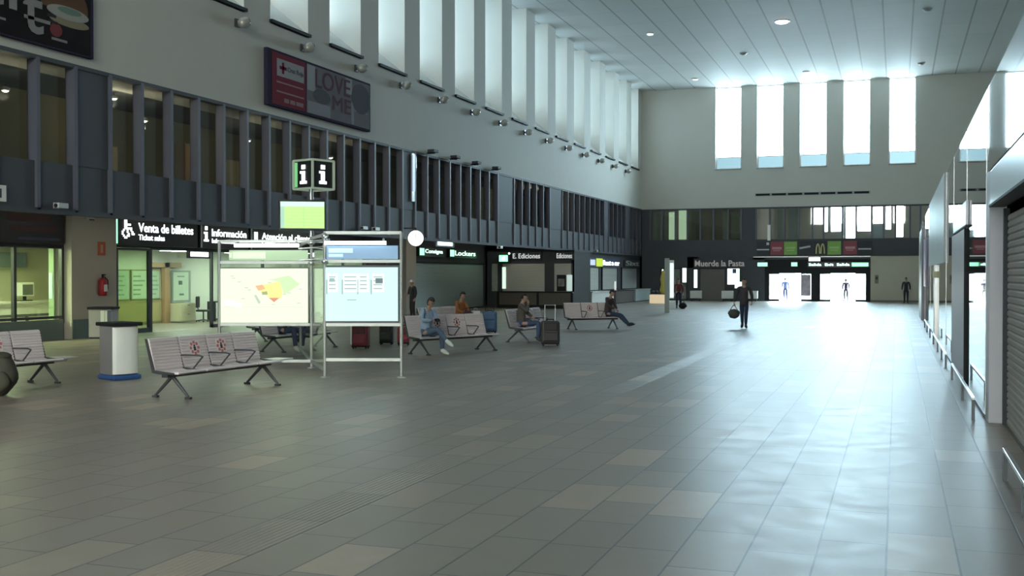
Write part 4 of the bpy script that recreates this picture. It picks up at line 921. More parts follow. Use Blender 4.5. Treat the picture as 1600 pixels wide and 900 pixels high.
# header boards under the tubes
g_hd = [glow('header_green',(0.62,0.90,0.55),MAPG*0.55), glow('header_pale',(0.85,1.0,0.72),MAPG*0.85), glow('header_blue',(0.30,0.55,0.85),MAPG*0.55), glow('header_pale_blue',(0.66,0.93,1.0),MAPG*0.85), glow('header_dark',(0.05,0.09,0.12),0.15)]
q = B(); flat(q, L_, 0.22, 1.9, 2.30, 2.52, 0.02, 0, 0.03); h1 = q.build('header_board', g_hd[:1], st, world=True); h1['label'] = 'green lit header board'
q = B(); flat(q, L_, 0.30, 1.0, 2.34, 2.48, 0.04, 1); flat(q, L_, 0.22, 0.28, 2.36, 2.47, 0.04, 1); subpart(q, 'header_print', g_hd, h1, st)
q = B(); flat(q, P_, 0.04, 1.42, 2.30, 2.56, 0.02, 2, 0.03); h2 = q.build('header_board', g_hd, st, world=True); h2['label'] = 'blue lit header board'
q = B(); flat(q, P_, 0.08, 0.55, 2.42, 2.51, 0.04, 3); flat(q, P_, 0.08, 0.36, 2.34, 2.40, 0.04, 3); subpart(q, 'header_print', g_hd, h2, st)
g_tube = glow('tube_glow', (0.97,1.0,0.97), 5.5)
for o, u0, u1, z in ((L_,0.35,1.72,2.62),(P_,0.02,1.2,2.61)):
    a = o+r2*u0+nrm*0.10; c = o+r2*u1+nrm*0.10
    lt = B().tube((a.x,a.y,z),(c.x,c.y,z),0.038,12).build('tube_lamp', g_tube, st, world=True)
    q = B()
    for w in (u0+0.06, u1-0.06): e = o+r2*w; f = e+nrm*0.1; q.tube((e.x,e.y,z+0.08),(f.x,f.y,z),0.02,8)
    subpart(q, 'lamp_bracket', M_['steel'], lt, st)
# clamps and cross arms at the hub
q = B()
for p, z in ((A_,2.25),(A_,2.68),(P_,2.25),(P_,2.75)): q.ball((p.x,p.y,z),(0.075,0.075,0.06),12,8)
for dz in (2.3,2.55,2.7): q.tube((A_.x-0.25,A_.y-0.1,dz),(A_.x+0.35,A_.y+0.05,dz+0.05),0.022,8)
q.build('hub_clamp', M_['steel'], st, world=True)
# mast, screen and i cube
B().tube((A_.x,A_.y,2.8),(A_.x,A_.y,4.44),0.05,12).build('mast', M_['steel'], st, world=True)
an = math.radians(19.34+9)
def loc_rot(b, M): return b.xform(M)
Ms = Matrix.Translation((A_.x-0.10+nrm.x*0.25, A_.y-0.05+nrm.y*0.25, 3.27)) @ Euler((math.radians(6),0,an)).to_matrix().to_4x4()
q = B().box(-0.52,0.47,-0.03,0.10,-0.34,0.31); q.xform(Ms); scr = q.build('screen', m_sgn, st, world=True, bevel=0.015)
q = B().box(-0.48,0.43,-0.036,-0.03,-0.29,0.27,0).box(-0.48,0.43,-0.040,-0.036,0.17,0.27,1).box(-0.48,-0.40,-0.040,-0.036,-0.29,0.17,2).box(-0.01,0.0,-0.042,-0.036,-0.26,0.16,3)
for j in range(6): q.box(-0.36,0.38,-0.041,-0.036,-0.24+j*0.07,-0.235+j*0.07,3)
q.xform(Ms); subpart(q, 'display', [glow('departures_green',(0.60,1.0,0.33),0.95), glow('departures_pale',(0.66,1.0,0.85),1.05), glow('departures_mint',(0.48,0.80,0.62),0.85), glow('departures_line',(0.45,0.85,0.30),0.7)], scr, st)
Mc = Matrix.Translation((A_.x+0.05, A_.y+0.02, 4.12)) @ Euler((0,0,math.radians(-18.66))).to_matrix().to_4x4()
s = 0.30
q = B().box(-s+0.02,s-0.02,-s+0.02,s-0.02,-s+0.02,s-0.02); q.xform(Mc); cube_ = q.build('information_cube', m_sgn, st, world=True); cube_['label'] = 'black cube with white i signs'
q = B()
for sx in (-1,1):
    for sy in (-1,1): q.box(sx*s-0.02,sx*s+0.02,sy*s-0.02,sy*s+0.02,-s,s)
    for z in (-s,s): q.box(sx*s-0.02,sx*s+0.02,-s,s,z-0.02,z+0.02); q.box(-s,s,sx*s-0.02,sx*s+0.02,z-0.02,z+0.02)
q.xform(Mc); subpart(q, 'frame', glow('cube_frame',(0.5,0.62,0.48),0.35), cube_, st)
q = B()
y = -s+0.015
def ipix(b, f):
    for c, z0, z1, hw in ((0,0.11,0.2,0.055),(0,-0.14,0.07,0.05),(0,-0.2,-0.14,0.10),(-0.04,0.02,0.07,0.06)): f(b, c, z0, z1, hw)
ipix(q, lambda b, c, z0, z1, hw: b.box(c-hw,c+hw,y-0.012,y,z0,z1)); ipix(q, lambda b, c, z0, z1, hw: b.box(s-0.015,s-0.003,c-hw,c+hw,z0,z1))
q.xform(Mc); subpart(q, 'pictogram', glow('i_white',(0.92,0.96,1.0),2.6), cube_, st)
q = B().box(-s+0.03,-s+0.11,y-0.006,y,-s+0.04,s-0.04); q.xform(Mc); subpart(q, 'edge_light', glow('cube_green',(0.25,0.75,0.30),0.7), cube_, st)

# ================================================================== BENCHES
m_stick = [mat('sticker_white',(0.80,0.74,0.74),0.5), mat('sticker_red',(0.50,0.16,0.16),0.5), mat('sticker_ink',(0.03,0.02,0.02),0.5)]
def make_bench(label, loc, a, n=4, stickers=(), end_table=True, group='metal waiting benches'):
    t = thing('waiting_bench', label, 'bench', (loc[0], loc[1], 0), math.radians(a), group)
    P = 0.69; L = n*P
    B().box(-0.07,0.05,-L/2+0.02,L/2-0.02,0.345,0.405).build('beam', M_['leg'], t, bevel=0.008)
    pan = [(0.27,0.405),(0.29,0.425),(0.27,0.445),(0.05,0.435),(-0.13,0.425),(-0.2,0.445),(-0.2,0.42),(-0.13,0.40),(0.05,0.41)]
    front = []
    for i in range(10):
        z = 0.46+i*0.0485; x = -0.205-(z-0.46)*0.26
        front += [(x,z),(x+0.012,z+0.008),(x+0.012,z+0.03),(x,z+0.038)]
    zt = 0.955; xt = -0.205-(zt-0.46)*0.26
    backp = front+[(xt+0.012,zt),(xt-0.035,zt+0.012),(xt-0.04,zt-0.02),(-0.232,0.46),(-0.21,0.43)]
    for i in range(n):
        y0 = -L/2+i*P+0.02; y1 = y0+P-0.04
        B().prism([(u,w) for u, w in pan], 'y', y0, y1).build('seat', M_['seat'], t)
        bk = B().prism(backp, 'y', y0, y1).build('backrest', M_['seat'], t)
        if i in stickers:
            yc = (y0+y1)/2; q = B(); zc = 0.76
            q.box(0,0.003,-0.105,0.105,-0.105,0.105,0)
            for k in range(8):
                w = 2*PI*k/8; q.box(0.003,0.006,0.075*math.cos(w)-0.02,0.075*math.cos(w)+0.02,0.075*math.sin(w)-0.02,0.075*math.sin(w)+0.02,1)
            q.box(0.003,0.007,-0.022,0.022,-0.04,0.015,2).ball((0.005,0,0.03),(0.004,0.018,0.018),10,6,2)
            zc = 0.76; q.xform(Matrix.Scale(1.25,4)); q.xform(Matrix.Translation((-0.205-(zc-0.46)*0.26+0.014, yc, zc)) @ Euler((0,-math.atan(0.26),0)).to_matrix().to_4x4())
            q.build('sticker', m_stick, bk, label='white distancing sticker with a red ring')
    for i in range(n+1):
        y = -L/2+i*P
        B().prism([(0.2,0.40),(0.2,0.43),(-0.2,0.46),(xt-0.02,zt+0.005),(xt-0.05,zt+0.005),(-0.24,0.42),(-0.1,0.40)], 'y', y-0.012, y+0.012).build('side_bracket', M_['leg'], t)
        if 0 < i < n:
            B().path([(-0.02,y,0.42),(0.20,y,0.645),(0.12,y,0.665),(-0.27,y,0.66)], 0.014, 8).build('armrest', M_['leg'], t)
    for sy in (-1, 1):
        y = sy*(L/2-0.2)
        for sx, xe in ((1,0.32),(-1,-0.36)):
            B().tube((-0.01,y,0.36),(xe,y,0.035),0.034,10,0.022).box(xe-0.05,xe+0.05,y-0.03,y+0.03,0,0.035).build('leg', M_['leg'], t)
    if end_table:
        B().box(-0.2,0.2,L/2+0.0,L/2+0.44,0.425,0.45).box(-0.05,0.03,L/2-0.05,L/2+0.3,0.37,0.425).build('side_table', M_['pale'], t, bevel=0.006)
    return t
make_bench('grey four seat metal bench with two stickers in front of the map', (-10.93,16.05), -5, 4, (1,2))
make_bench('grey metal bench with a sticker beside the recycling bin', (-14.95,15.05), -5, 4, (1,2))
make_bench('grey metal bench under the person in the denim jacket', (-10.72,26.05), -24, 4, (1,2), False)
make_bench('grey metal bench under the person in the brown jacket with one hand at the chin', (-10.4,31.6), -3, 4, (2,), False)
make_bench('grey three seat metal bench under the person with outstretched legs', (-10.5,38.85), -48, 3, (1,), False)
make_bench('grey metal bench under the person in the rust orange jacket', (-13.4,32.2), -8, 4, (), False)
make_bench('grey metal bench behind the notice panel of the information stand', (-15.0,25.7), -5, 4, (), False)
make_bench('grey metal bench behind the map panel, close to the office front', (-17.9,29.5), -5, 4, (), False)

# ================================================================== BINS
t = thing('recycling_bin', 'tall recycling bin with a white front and blue base by the bench', 'bin', (-14.1,17.35,0), math.radians(-22))
B().box(-0.29,0.34,-0.29,0.29,0.0,0.09).build('base', M_['blue'], t, bevel=0.03)
B().box(-0.26,0.24,-0.26,0.26,0.09,1.02).build('body', mat('bin_grey',(0.22,0.21,0.215),0.45), t, bevel=0.02)
q = B(); q.prism([(0.235,-0.26)]+[(0.25+0.07*math.cos(math.radians(d)), 0.26*math.sin(math.radians(d))) for d in range(-90,91,18)]+[(0.235,0.26)], 'z', 0.11, 1.0)
q.build('front_panel', M_['whitep'], t)
B().box(-0.32,0.36,-0.31,0.31,1.02,1.09).build('lid', M_['black'], t, bevel=0.02)
t = thing('recycling_bin', 'silver striped bin with a dark lid at the foot of the broad pillar', 'bin', (-23.45,28.15,0), math.radians(20))
B().box(-0.36,0.36,-0.3,0.3,0.05,0.92).build('body', mat('bin_silver',(0.38,0.36,0.36),0.4,0.2), t, bevel=0.02)
for x0, x1, m in ((0.02,0.14,M_['whitep']),(0.16,0.22,M_['whitep']),(0.24,0.34,mat('bin_stripe_blue',(0.08,0.1,0.16),0.4))): B().box(x0,x1,-0.315,-0.3,0.1,0.88).build('stripe', m, t)
B().box(-0.40,0.40,-0.34,0.34,0.92,0.99).build('lid', M_['black'], t, bevel=0.015); B().box(-0.34,0.34,-0.28,0.28,0,0.05).build('base', M_['dark'], t)

# ================================================================== LUGGAGE
def suitcase(label, loc, a, w, d, h, col, handle=0.0, strap=None, tilt=0, top=None):
    t = thing('suitcase', label, 'suitcase', (loc[0], loc[1], 0), math.radians(a))
    m = mat('suitcase_shell', col, 0.5, 0, 0.08, 8); md = mat('suitcase_trim', tuple(c*0.35 for c in col), 0.5)
    T = Matrix.Rotation(math.radians(tilt), 4, 'Y')
    def bb(q): return q.xform(T) if tilt else q
    bb(B().box(-w/2,w/2,-d/2,d/2,0.07,h)).build('shell', m, t, bevel=min(0.06,d*0.22), seg=3)
    bb(B().box(-w/2*0.8,w/2*0.8,-d/2-0.05,-d/2+0.02,0.14,h*0.56)).build('front_pocket', m, t, bevel=0.03, seg=2)
    bb(B().box(-w/2*0.74,w/2*0.74,-d/2-0.03,-d/2+0.02,h*0.62,h*0.92)).build('front_pocket', md if col[2] < 0.1 else m, t, bevel=0.02)
    bb(B().box(-w/2*0.95,w/2*0.95,-d/2*0.95,d/2*0.95,0.045,0.09)).build('base', M_['black'], t, bevel=0.01)
    for sx in (-1,1):
        for sy in (-1,1):
            q = B().tube((sx*w*0.38-0.015,sy*d*0.36,0.032),(sx*w*0.38+0.015,sy*d*0.36,0.032),0.032,12); bb(q).build('wheel', M_['black'], t)
    bb(B().path([(-0.1,0,h-0.01),(-0.09,0,h+0.04),(0.09,0,h+0.04),(0.1,0,h-0.01)],0.014,8)).build('carry_handle', M_['black'], t)
    if handle:
        bb(B().path([(-w*0.28,d*0.3,h-0.03),(-w*0.28,d*0.3,h+handle),(w*0.28,d*0.3,h+handle),(w*0.28,d*0.3,h-0.03)],0.012,8)).build('trolley_handle', M_['steel'] if handle > 0.3 else M_['black'], t)
    if strap: bb(B().box(-w/2-0.012,-w/2+0.03,-d/2-0.012,d/2+0.012,0.12,h-0.03)).build('trim_strip', strap, t)
    return t
suitcase('blue suitcase standing beside the person in the rust orange jacket', (-13.1,35.0), 18, 0.52, 0.30, 0.74, (0.06,0.14,0.28), 0.22)
suitcase('charcoal trolley suitcase with its handle up at the knees of the chin resting person', (-9.18,29.4), 22, 0.52, 0.32, 0.70, (0.035,0.032,0.036), 0.44)
suitcase('dark red suitcase with a white edge strip behind the notice panel', (-13.65,26.55), 10, 0.46, 0.30, 0.66, (0.22,0.02,0.04), 0, M_['whitep'])
suitcase('small crimson suitcase at the outer post of the information stand', (-13.15,28.2), 20, 0.34, 0.26, 0.52, (0.30,0.015,0.05), 0.12)
suitcase('black suitcase next to the small crimson one', (-13.75,28.35), 14, 0.40, 0.26, 0.60, (0.03,0.03,0.03), 0.1)
suitcase('navy suitcase standing behind the map panel of the stand', (-16.6,28.6), 15, 0.34, 0.26, 0.56, (0.02,0.025,0.05), 0.1)
t = thing('backpack', 'bulky dark olive backpack on the floor at the frame edge', 'backpack', (-13.98,14.25,0), math.radians(25))
def lump(d, v): return v*(1+0.05*math.sin(5*d.z+3*d.x)+0.03*math.sin(9*d.y))
m_bag = mat('bag_canvas', (0.06,0.058,0.042), 0.8, 0, 0.3, 9, 0.4)
B().ball((0,0,0.36),(0.29,0.23,0.355),20,14,0,lump).build('sack', m_bag, t); B().ball((0.04,-0.19,0.26),(0.20,0.10,0.19),16,10,0,lump).build('pocket', m_bag, t); B().ball((0.0,0.0,0.66),(0.2,0.17,0.07),16,8,0,lump).build('flap', m_bag, t)
for s_ in (-1,1): B().path([(s_*0.12,0.18,0.62),(s_*0.14,0.30,0.46),(s_*0.12,0.22,0.1)],0.022,8).build('strap', M_['black'], t)
t = thing('paper_bag', 'white paper bag standing on the bench end by the blue suitcase', 'bag', (-13.0,33.45,0.445), math.radians(15))
q = B(); q.add([(-0.11,-0.07,0),(0.11,-0.07,0),(0.11,0.07,0),(-0.11,0.07,0),(-0.13,-0.05,0.36),(0.13,-0.05,0.37),(0.13,0.06,0.36),(-0.13,0.05,0.37)], [(0,3,2,1),(0,1,5,4),(1,2,6,5),(2,3,7,6),(3,0,4,7)]); q.build('sack', M_['whitep'], t)
B().path([(-0.06,-0.05,0.35),(-0.05,-0.05,0.45),(0.05,-0.05,0.45),(0.06,-0.05,0.36)],0.006,6).build('handle', M_['pale'], t)

# ================================================================== PEOPLE
def skin_geo(J, E, root, sub=2):
    names = list(J); idx = {k: i for i, k in enumerate(names)}
    me = bpy.data.meshes.new('figure_temp'); me.from_pydata([J[k][0] for k in names], [(idx[a], idx[b]) for a, b in E], [])
    o = bpy.data.objects.new('figure_temp', me); C.objects.link(o)
    o.modifiers.new('skin', 'SKIN'); sv = me.skin_vertices[0].data
    for k in names: r = J[k][1]; sv[idx[k]].radius = (r, r) if not isinstance(r, tuple) else r
    sv[idx[root]].use_root = True
    ss = o.modifiers.new('sub', 'SUBSURF'); ss.levels = sub; ss.render_levels = sub
    bpy.context.view_layer.update(); dg = bpy.context.evaluated_depsgraph_get()
    m2 = bpy.data.meshes.new_from_object(o.evaluated_get(dg))
    vs = [v.co.copy() for v in m2.vertices]; fs = [tuple(p.vertices) for p in m2.polygons]
    bpy.data.objects.remove(o); bpy.data.meshes.remove(me); bpy.data.meshes.remove(m2)
    return vs, fs
m_skin = mat('skin', (0.42,0.26,0.19), 0.55, 0, 0.06, 10); m_eye = mat('eye_dark', (0.02,0.015,0.012), 0.3); m_lip = mat('lips', (0.33,0.13,0.11), 0.5)
def hand(b, wrist, d, up, side, s=1.0, curl=0.5):
    """palm and five curled fingers; d along the fingers, up = back of the hand, side +1/-1 for which edge carries the thumb"""
    w = Vector(wrist); d = Vector(d).normalized(); up = Vector(up); up = (up-d*up.dot(d)).normalized(); x = d.cross(up)*side
    R = Matrix((d, x, up)).transposed()
    def f(dd, v): return R @ v
    b.ball(w+d*0.05*s, (0.055*s,0.042*s,0.018*s), 12, 8, 0, f)
    for k, ln in enumerate((0.068,0.078,0.073,0.056)):
        base = w+d*0.088*s+x*(0.030-0.020*k)*s
        d1 = (d*math.cos(curl)-up*math.sin(curl)); d2 = (d*math.cos(curl*2.2)-up*math.sin(curl*2.2))
        m1 = base+d1*ln*0.5*s; b.tube(base-d*0.015*s, m1, 0.0095*s, 7, 0.0088*s); b.ball(m1, (0.0088*s,)*3, 7, 5); e = m1+d2*ln*0.5*s; b.tube(m1, e, 0.0088*s, 7, 0.007*s); b.ball(e, (0.007*s,)*3, 7, 5)
    tb = w+d*0.03*s+x*0.034*s; t1 = tb+(d*0.6+x*0.75-up*0.25).normalized()*0.034*s; t2 = t1+(d*0.9+x*0.2-up*0.4).normalized()*0.03*s
    b.tube(tb, t1, 0.012*s, 7, 0.010*s); b.ball(t1, (0.010*s,)*3, 7, 5); b.tube(t1, t2, 0.010*s, 7, 0.008*s); b.ball(t2, (0.008*s,)*3, 7, 5)
def head_geo(b, c, pitch, yaw):
    M = Matrix.Translation(c) @ Euler((0, pitch, yaw)).to_matrix().to_4x4(); h = B()
    def f(d, v):
        v = v.copy()
        if d.z < -0.2: k = 1+0.28*(d.z+0.2); v.y *= k; v.x *= 1+0.10*(d.z+0.2)
        if d.x > 0.6 and abs(d.z+0.12) < 0.32 and abs(d.y) < 0.16: v.x += 0.020*(1-abs(d.y)/0.16)*(1-abs(d.z+0.12)/0.32)
        if d.x > 0.7 and abs(d.z-0.12) < 0.14 and 0.18 < abs(d.y) < 0.6: v.x -= 0.006
        if d.x < -0.2: v.x *= 1.04
        return v
    h.ball((0,0,0), (0.095,0.076,0.118), 28, 20, 0, f)
    for s in (-1,1):
        h.ball((0.082,s*0.030,0.012),(0.010,0.014,0.008),10,6,1); h.ball((-0.005,s*0.078,-0.005),(0.022,0.010,0.032),10,8,0); h.box(0.083,0.092,s*0.03-0.016,s*0.03+0.016,0.030,0.035,1)
    h.ball((0.082,0,-0.058),(0.010,0.022,0.007),10,6,2)
    h.xform(M); b.add(h.v, h.f, 0, True); k = len(h.f); b.m[-k:] = h.m
    return M
def hair_geo(M, style):
    q = B(); h = B()
    rz = 1.10; h.ball((-0.006,0,0.008), (0.095*rz,0.076*1.13,0.118*1.08), 28, 20)
    low = {'short': -0.05, 'long': -0.95, 'cap': 0.18, 'bob': -0.6}[style]
    keep = []
    for fc in h.f:
        c = sum((Vector(h.v[i]) for i in fc), Vector())/len(fc); d = Vector((c.x/0.1, c.y/0.085, c.z/0.125))
        front = d.x > 0.25-0.25*abs(d.y) and d.z < 0.50
        if style == 'cap': front = False
        if not front and d.z > low - (0.25 if d.x < -0.3 else 0): keep.append(fc)
    q.add(h.v, keep, 0, True)
    if style == 'long': q.ball((-0.085,0,-0.13),(0.045,0.075,0.14),14,10)
    if style == 'cap': q.prism([(0.08+0.0,-0.07),(0.17,-0.045),(0.18,0),(0.17,0.045),(0.08,0.07)], 'z', 0.03, 0.04)
    q.xform(M); return q
def person(label, loc, rz, J, top, legs, shoes, hair, style='short', hpitch=0.0, hyaw=0.0, scale=1.0, arms=((0,0,1),(0,0,1)), cap=None, coat=False, curl=0.6, group=None, slim=1.0):
    t = thing('person', label, 'person', loc, math.radians(rz), group)
    S = lambda p: Vector(p)*scale
    V = {k: S(v) for k, v in J.items()}
    r = lambda x: x*scale
    body = {'pelvis':(V['pelvis'],r(.075)),'spine':(V['spine'],r(.08)),'chest':(V['chest'],r(.085)),'neck':(V['neck'],r(.055)),'skull':(V['head']-Vector((0.015,0,0.04))*scale,r(.055))}
    E = [('pelvis','spine'),('spine','chest'),('chest','neck'),('neck','skull')]
    for s in 'lr':
        body.update({'hip'+s:(V['hip'+s],r(.062)),'knee'+s:(V['knee'+s],r(.046)),'ank'+s:(V['ank'+s],r(.036)),'toe'+s:(V['toe'+s],r(.030)),'sho'+s:(V['sho'+s],r(.045)),'elb'+s:(V['elb'+s],r(.036)),'wri'+s:(V['wri'+s],r(.026))})
        calf = V['knee'+s].lerp(V['ank'+s], .35); body['calf'+s] = (calf, r(.043))
        E += [('pelvis','hip'+s),('hip'+s,'knee'+s),('knee'+s,'calf'+s),('calf'+s,'ank'+s),('ank'+s,'toe'+s),('chest','sho'+s),('sho'+s,'elb'+s),('elb'+s,'wri'+s)]
    b = B(); vs, fs = skin_geo(body, E, 'pelvis'); b.add(vs, fs, 0, True)
    M = head_geo(b, V['head'], hpitch, hyaw)
    if scale != 1: pass
    for s, up in zip('lr', arms):
        hand(b, V['wri'+s], V['wri'+s]-V['elb'+s] if not isinstance(up[0], tuple) else up[1], up if not isinstance(up[0], tuple) else up[0], 1 if s == 'l' else -1, scale, curl)
    b.build('body', [m_skin, m_eye, m_lip], t)
    k = slim
    jk = {'pelvis':(V['pelvis']+Vector((0,0,.03)),r(.150*k)),'spine':(V['spine'],r(.140*k)),'chest':(V['chest']-Vector((0,0,.03)),r(.138*k)),'col':(V['neck']-Vector((0,0,.015)),r(.075))}
    E = [('pelvis','spine'),('spine','chest'),('chest','col')]
    if coat:
        jk['hem'] = (V['pelvis']-Vector((0,0,.22))*scale, r(.165*k)); E.append(('pelvis','hem'))
    for s in 'lr':
        cl = V['chest'].lerp(V['sho'+s], .45)+Vector((0,0,.035))*scale
        jk.update({'cla'+s:(cl,r(.088)),'sho'+s:(V['sho'+s],r(.070)),'elb'+s:(V['elb'+s],r(.060)),'wri'+s:(V['elb'+s].lerp(V['wri'+s],.93),r(.042))})
        E += [('chest','cla'+s),('cla'+s,'sho'+s),('sho'+s,'elb'+s),('elb'+s,'wri'+s)]
    vs, fs = skin_geo(jk, E, 'spine'); B().add(vs, fs, 0, True).build('jacket', mat('jacket_cloth', top, 0.8, 0, 0.18, 14, 0.3), t)
    tr = {'pelvis':(V['pelvis'],r(.125)),'waist':(V['pelvis'].lerp(V['spine'],.45),r(.120))}; trE = [('pelvis','waist')]; E = []
    for s in 'lr':
        calf = V['knee'+s].lerp(V['ank'+s], .4)
        tr.update({'hip'+s:(V['hip'+s],r(.098)),'knee'+s:(V['knee'+s],r(.074)),'calf'+s:(calf,r(.066)),'ank'+s:(V['knee'+s].lerp(V['ank'+s],.93),r(.054))})
        E += [('pelvis','hip'+s),('hip'+s,'knee'+s),('knee'+s,'calf'+s),('calf'+s,'ank'+s)]
    vs, fs = skin_geo(tr, E+trE, 'pelvis'); B().add(vs, fs, 0, True).build('trousers', mat('trouser_cloth', legs, 0.85, 0, 0.15, 16, 0.2), t)
    for s in 'lr':
        a, c = V['ank'+s], V['toe'+s]; d = (c-a).normalized(); sh = B()
        side = Vector((0,0,1)).cross(d).normalized(); upv = d.cross(side); R = Matrix((d, side, upv)).transposed()
        def f(dd, v):
            v = v.copy()
            if dd.z < -0.15: v.z = max(v.z, -0.036*scale)
            if dd.x > 0.2: v.z *= 0.75
            return R @ v
        mid = a.lerp(c, .55)
        sh.ball(mid, (r(.142),r(.050),r(.062)), 18, 12, 0, f); sh.tube(a+(a-V['knee'+s]).normalized()*-0.05*scale, a.lerp(c,.1), r(.048), 12, r(.052))
        sh.build('shoe', mat('shoe_leather', shoes, 0.5), t)
    hg = hair_geo(M, style).build('hair' if style != 'cap' else 'cap', mat('hair_strands' if style != 'cap' else 'cap_cloth', hair, 0.7, 0, 0.3, 30), t)
    so = hg.modifiers.new('thick', 'SOLIDIFY'); so.thickness = 0.006; so.offset = 1
    if style == 'cap':
        h2 = hair_geo(M, 'short').build('hair', mat('hair_strands', cap or (0.03,0.02,0.015), 0.7), t)
        h2.scale = (1,1,1)
    return t
def sit(lean=0.0, **kw):
    J = dict(pelvis=(-.09,0,.55), spine=(-.12+lean*.3,0,.76), chest=(-.11+lean*.8,0,.99), neck=(-.07+lean*1.1,0,1.16), head=(-.02+lean*1.3,0,1.29),
        hipl=(-.03,.09,.53), hipr=(-.03,-.09,.53), kneel=(.38,.12,.55), kneer=(.38,-.12,.55), ankl=(.40,.12,.09), ankr=(.40,-.12,.09), toel=(.54,.14,.045), toer=(.54,-.14,.045),
        shol=(-.10+lean*.9,.18,1.08), shor=(-.10+lean*.9,-.18,1.08), elbl=(.03+lean*.5,.25,.83), elbr=(.03+lean*.5,-.25,.83), wril=(.26,.10,.74), wrir=(.26,-.10,.74))
    J.update(kw); return J
def stand(**kw):
    J = dict(pelvis=(0,0,.96), spine=(0,0,1.15), chest=(0,0,1.36), neck=(.01,0,1.51), head=(.035,0,1.635),
        hipl=(0,.09,.93), hipr=(0,-.09,.93), kneel=(.02,.10,.51), kneer=(.02,-.10,.51), ankl=(-.02,.10,.09), ankr=(-.02,-.10,.09), toel=(.12,.13,.045), toer=(.12,-.13,.045),
        shol=(0,.19,1.42), shor=(0,-.19,1.42), elbl=(-.02,.25,1.14), elbr=(-.02,-.25,1.14), wril=(.06,.26,.90), wrir=(.06,-.26,.90))
    J.update(kw); return J
# denim jacket, phone in both hands, legs crossed
PA = (-11.0, 25.03, 0.02)
person('person in a pale denim jacket and white trainers seated, looking down at a phone', PA, -26,
    sit(0.10, kneer=(.40,-.04,.64), ankr=(.66,.06,.33), toer=(.79,.07,.26), elbl=(.06,.24,.84), elbr=(.06,-.24,.84), wril=(.25,.07,.86), wrir=(.25,-.07,.86)),
    (0.32,0.42,0.58), (0.10,0.15,0.25), (0.75,0.77,0.72), (0.035,0.03,0.025), 'bob', 0.55, arms=((-.6,.3,.8),(-.6,-.3,.8)))
pc, ps = math.cos(math.radians(-26)), math.sin(math.radians(-26))
t = thing('mobile_phone', 'dark mobile phone held by the person in the denim jacket', 'phone', (PA[0]+.355*pc, PA[1]+.355*ps, .875), math.radians(-26))
q = B().box(-0.006,0.006,-0.075,0.075,-0.04,0.04); q.xform(Euler((0,-0.5,0)).to_matrix().to_4x4()); q.build('case', M_['black'], t); q = B().box(-0.008,-0.006,-0.068,0.068,-0.035,0.035); q.xform(Euler((0,-0.5,0)).to_matrix().to_4x4()); q.build('screen', glow('phone_glow',(0.5,0.6,0.7),0.4), t)
# rust jacket
person('person in a rust orange jacket and dark red trousers seated next to the blue suitcase', (-13.28,32.9,0.02), -20, sit(0.06), (0.30,0.11,0.035), (0.08,0.025,0.035), (0.05,0.04,0.04), (0.012,0.011,0.012), 'short', 0.2, arms=((-.2,.3,.9),(-.2,-.3,.9)))
t = thing('handbag', 'dark maroon bag on the lap of the person in the rust orange jacket', 'bag', (-13.02,32.80,0.66), math.radians(-20))
B().ball((0,0,0.09),(0.15,0.2,0.10),16,10,0,lump).build('sack', mat('maroon_bag',(0.07,0.02,0.035),0.6), t); B().path([(0,-0.12,0.16),(0,-0.08,0.26),(0,0.08,0.26),(0,0.12,0.16)],0.012,8).build('handle', M_['black'], t)
# chin on hand
person('person in a brown jacket and jeans seated sideways with one hand at the chin', (-10.36,30.6,0.02), 4, sit(0.02, kneel=(.44,.10,.56), kneer=(.46,-.10,.58), ankl=(.42,.1,.09), ankr=(.44,-.1,.09), toel=(.56,.12,.045), toer=(.58,-.12,.045), elbr=(.14,-.17,.90), wrir=(.135,-.06,1.12), wril=(.24,.08,.72)), (0.085,0.075,0.065), (0.045,0.075,0.15), (0.03,0.028,0.03), (0.015,0.012,0.01), 'short', 0.12, arms=((-.2,.3,.9),(.9,-.2,.1)), slim=1.08)
# legs stretched out
person('person in a dark brown jacket seated with legs stretched out and black shoes', (-9.98,39.3,0.02), -18, sit(0.10, kneel=(.42,.11,.50), kneer=(.42,-.10,.52), ankl=(.80,.11,.13), ankr=(.84,-.06,.15), toel=(.92,.13,.16), toer=(.97,-.06,.20), wril=(.28,.07,.70), wrir=(.28,-.07,.72)), (0.060,0.043,0.047), (0.03,0.045,0.085), (0.015,0.014,0.016), (0.02,0.02,0.024), 'short', 0.35, arms=((-.2,.3,.9),(-.2,-.3,.9)), slim=1.05)
# behind the notice panel
person('person in blue jeans and pale shoes seated behind the notice panel of the stand', (-14.96,24.85,0.02), -8, sit(0.05, ankl=(.52,.12,.09), toel=(.66,.14,.045), ankr=(.44,-.12,.09)), (0.10,0.11,0.13), (0.035,0.05,0.10), (0.55,0.55,0.50), (0.03,0.02,0.015), 'short', 0.3, arms=((-.2,.3,.9),(-.2,-.3,.9)))
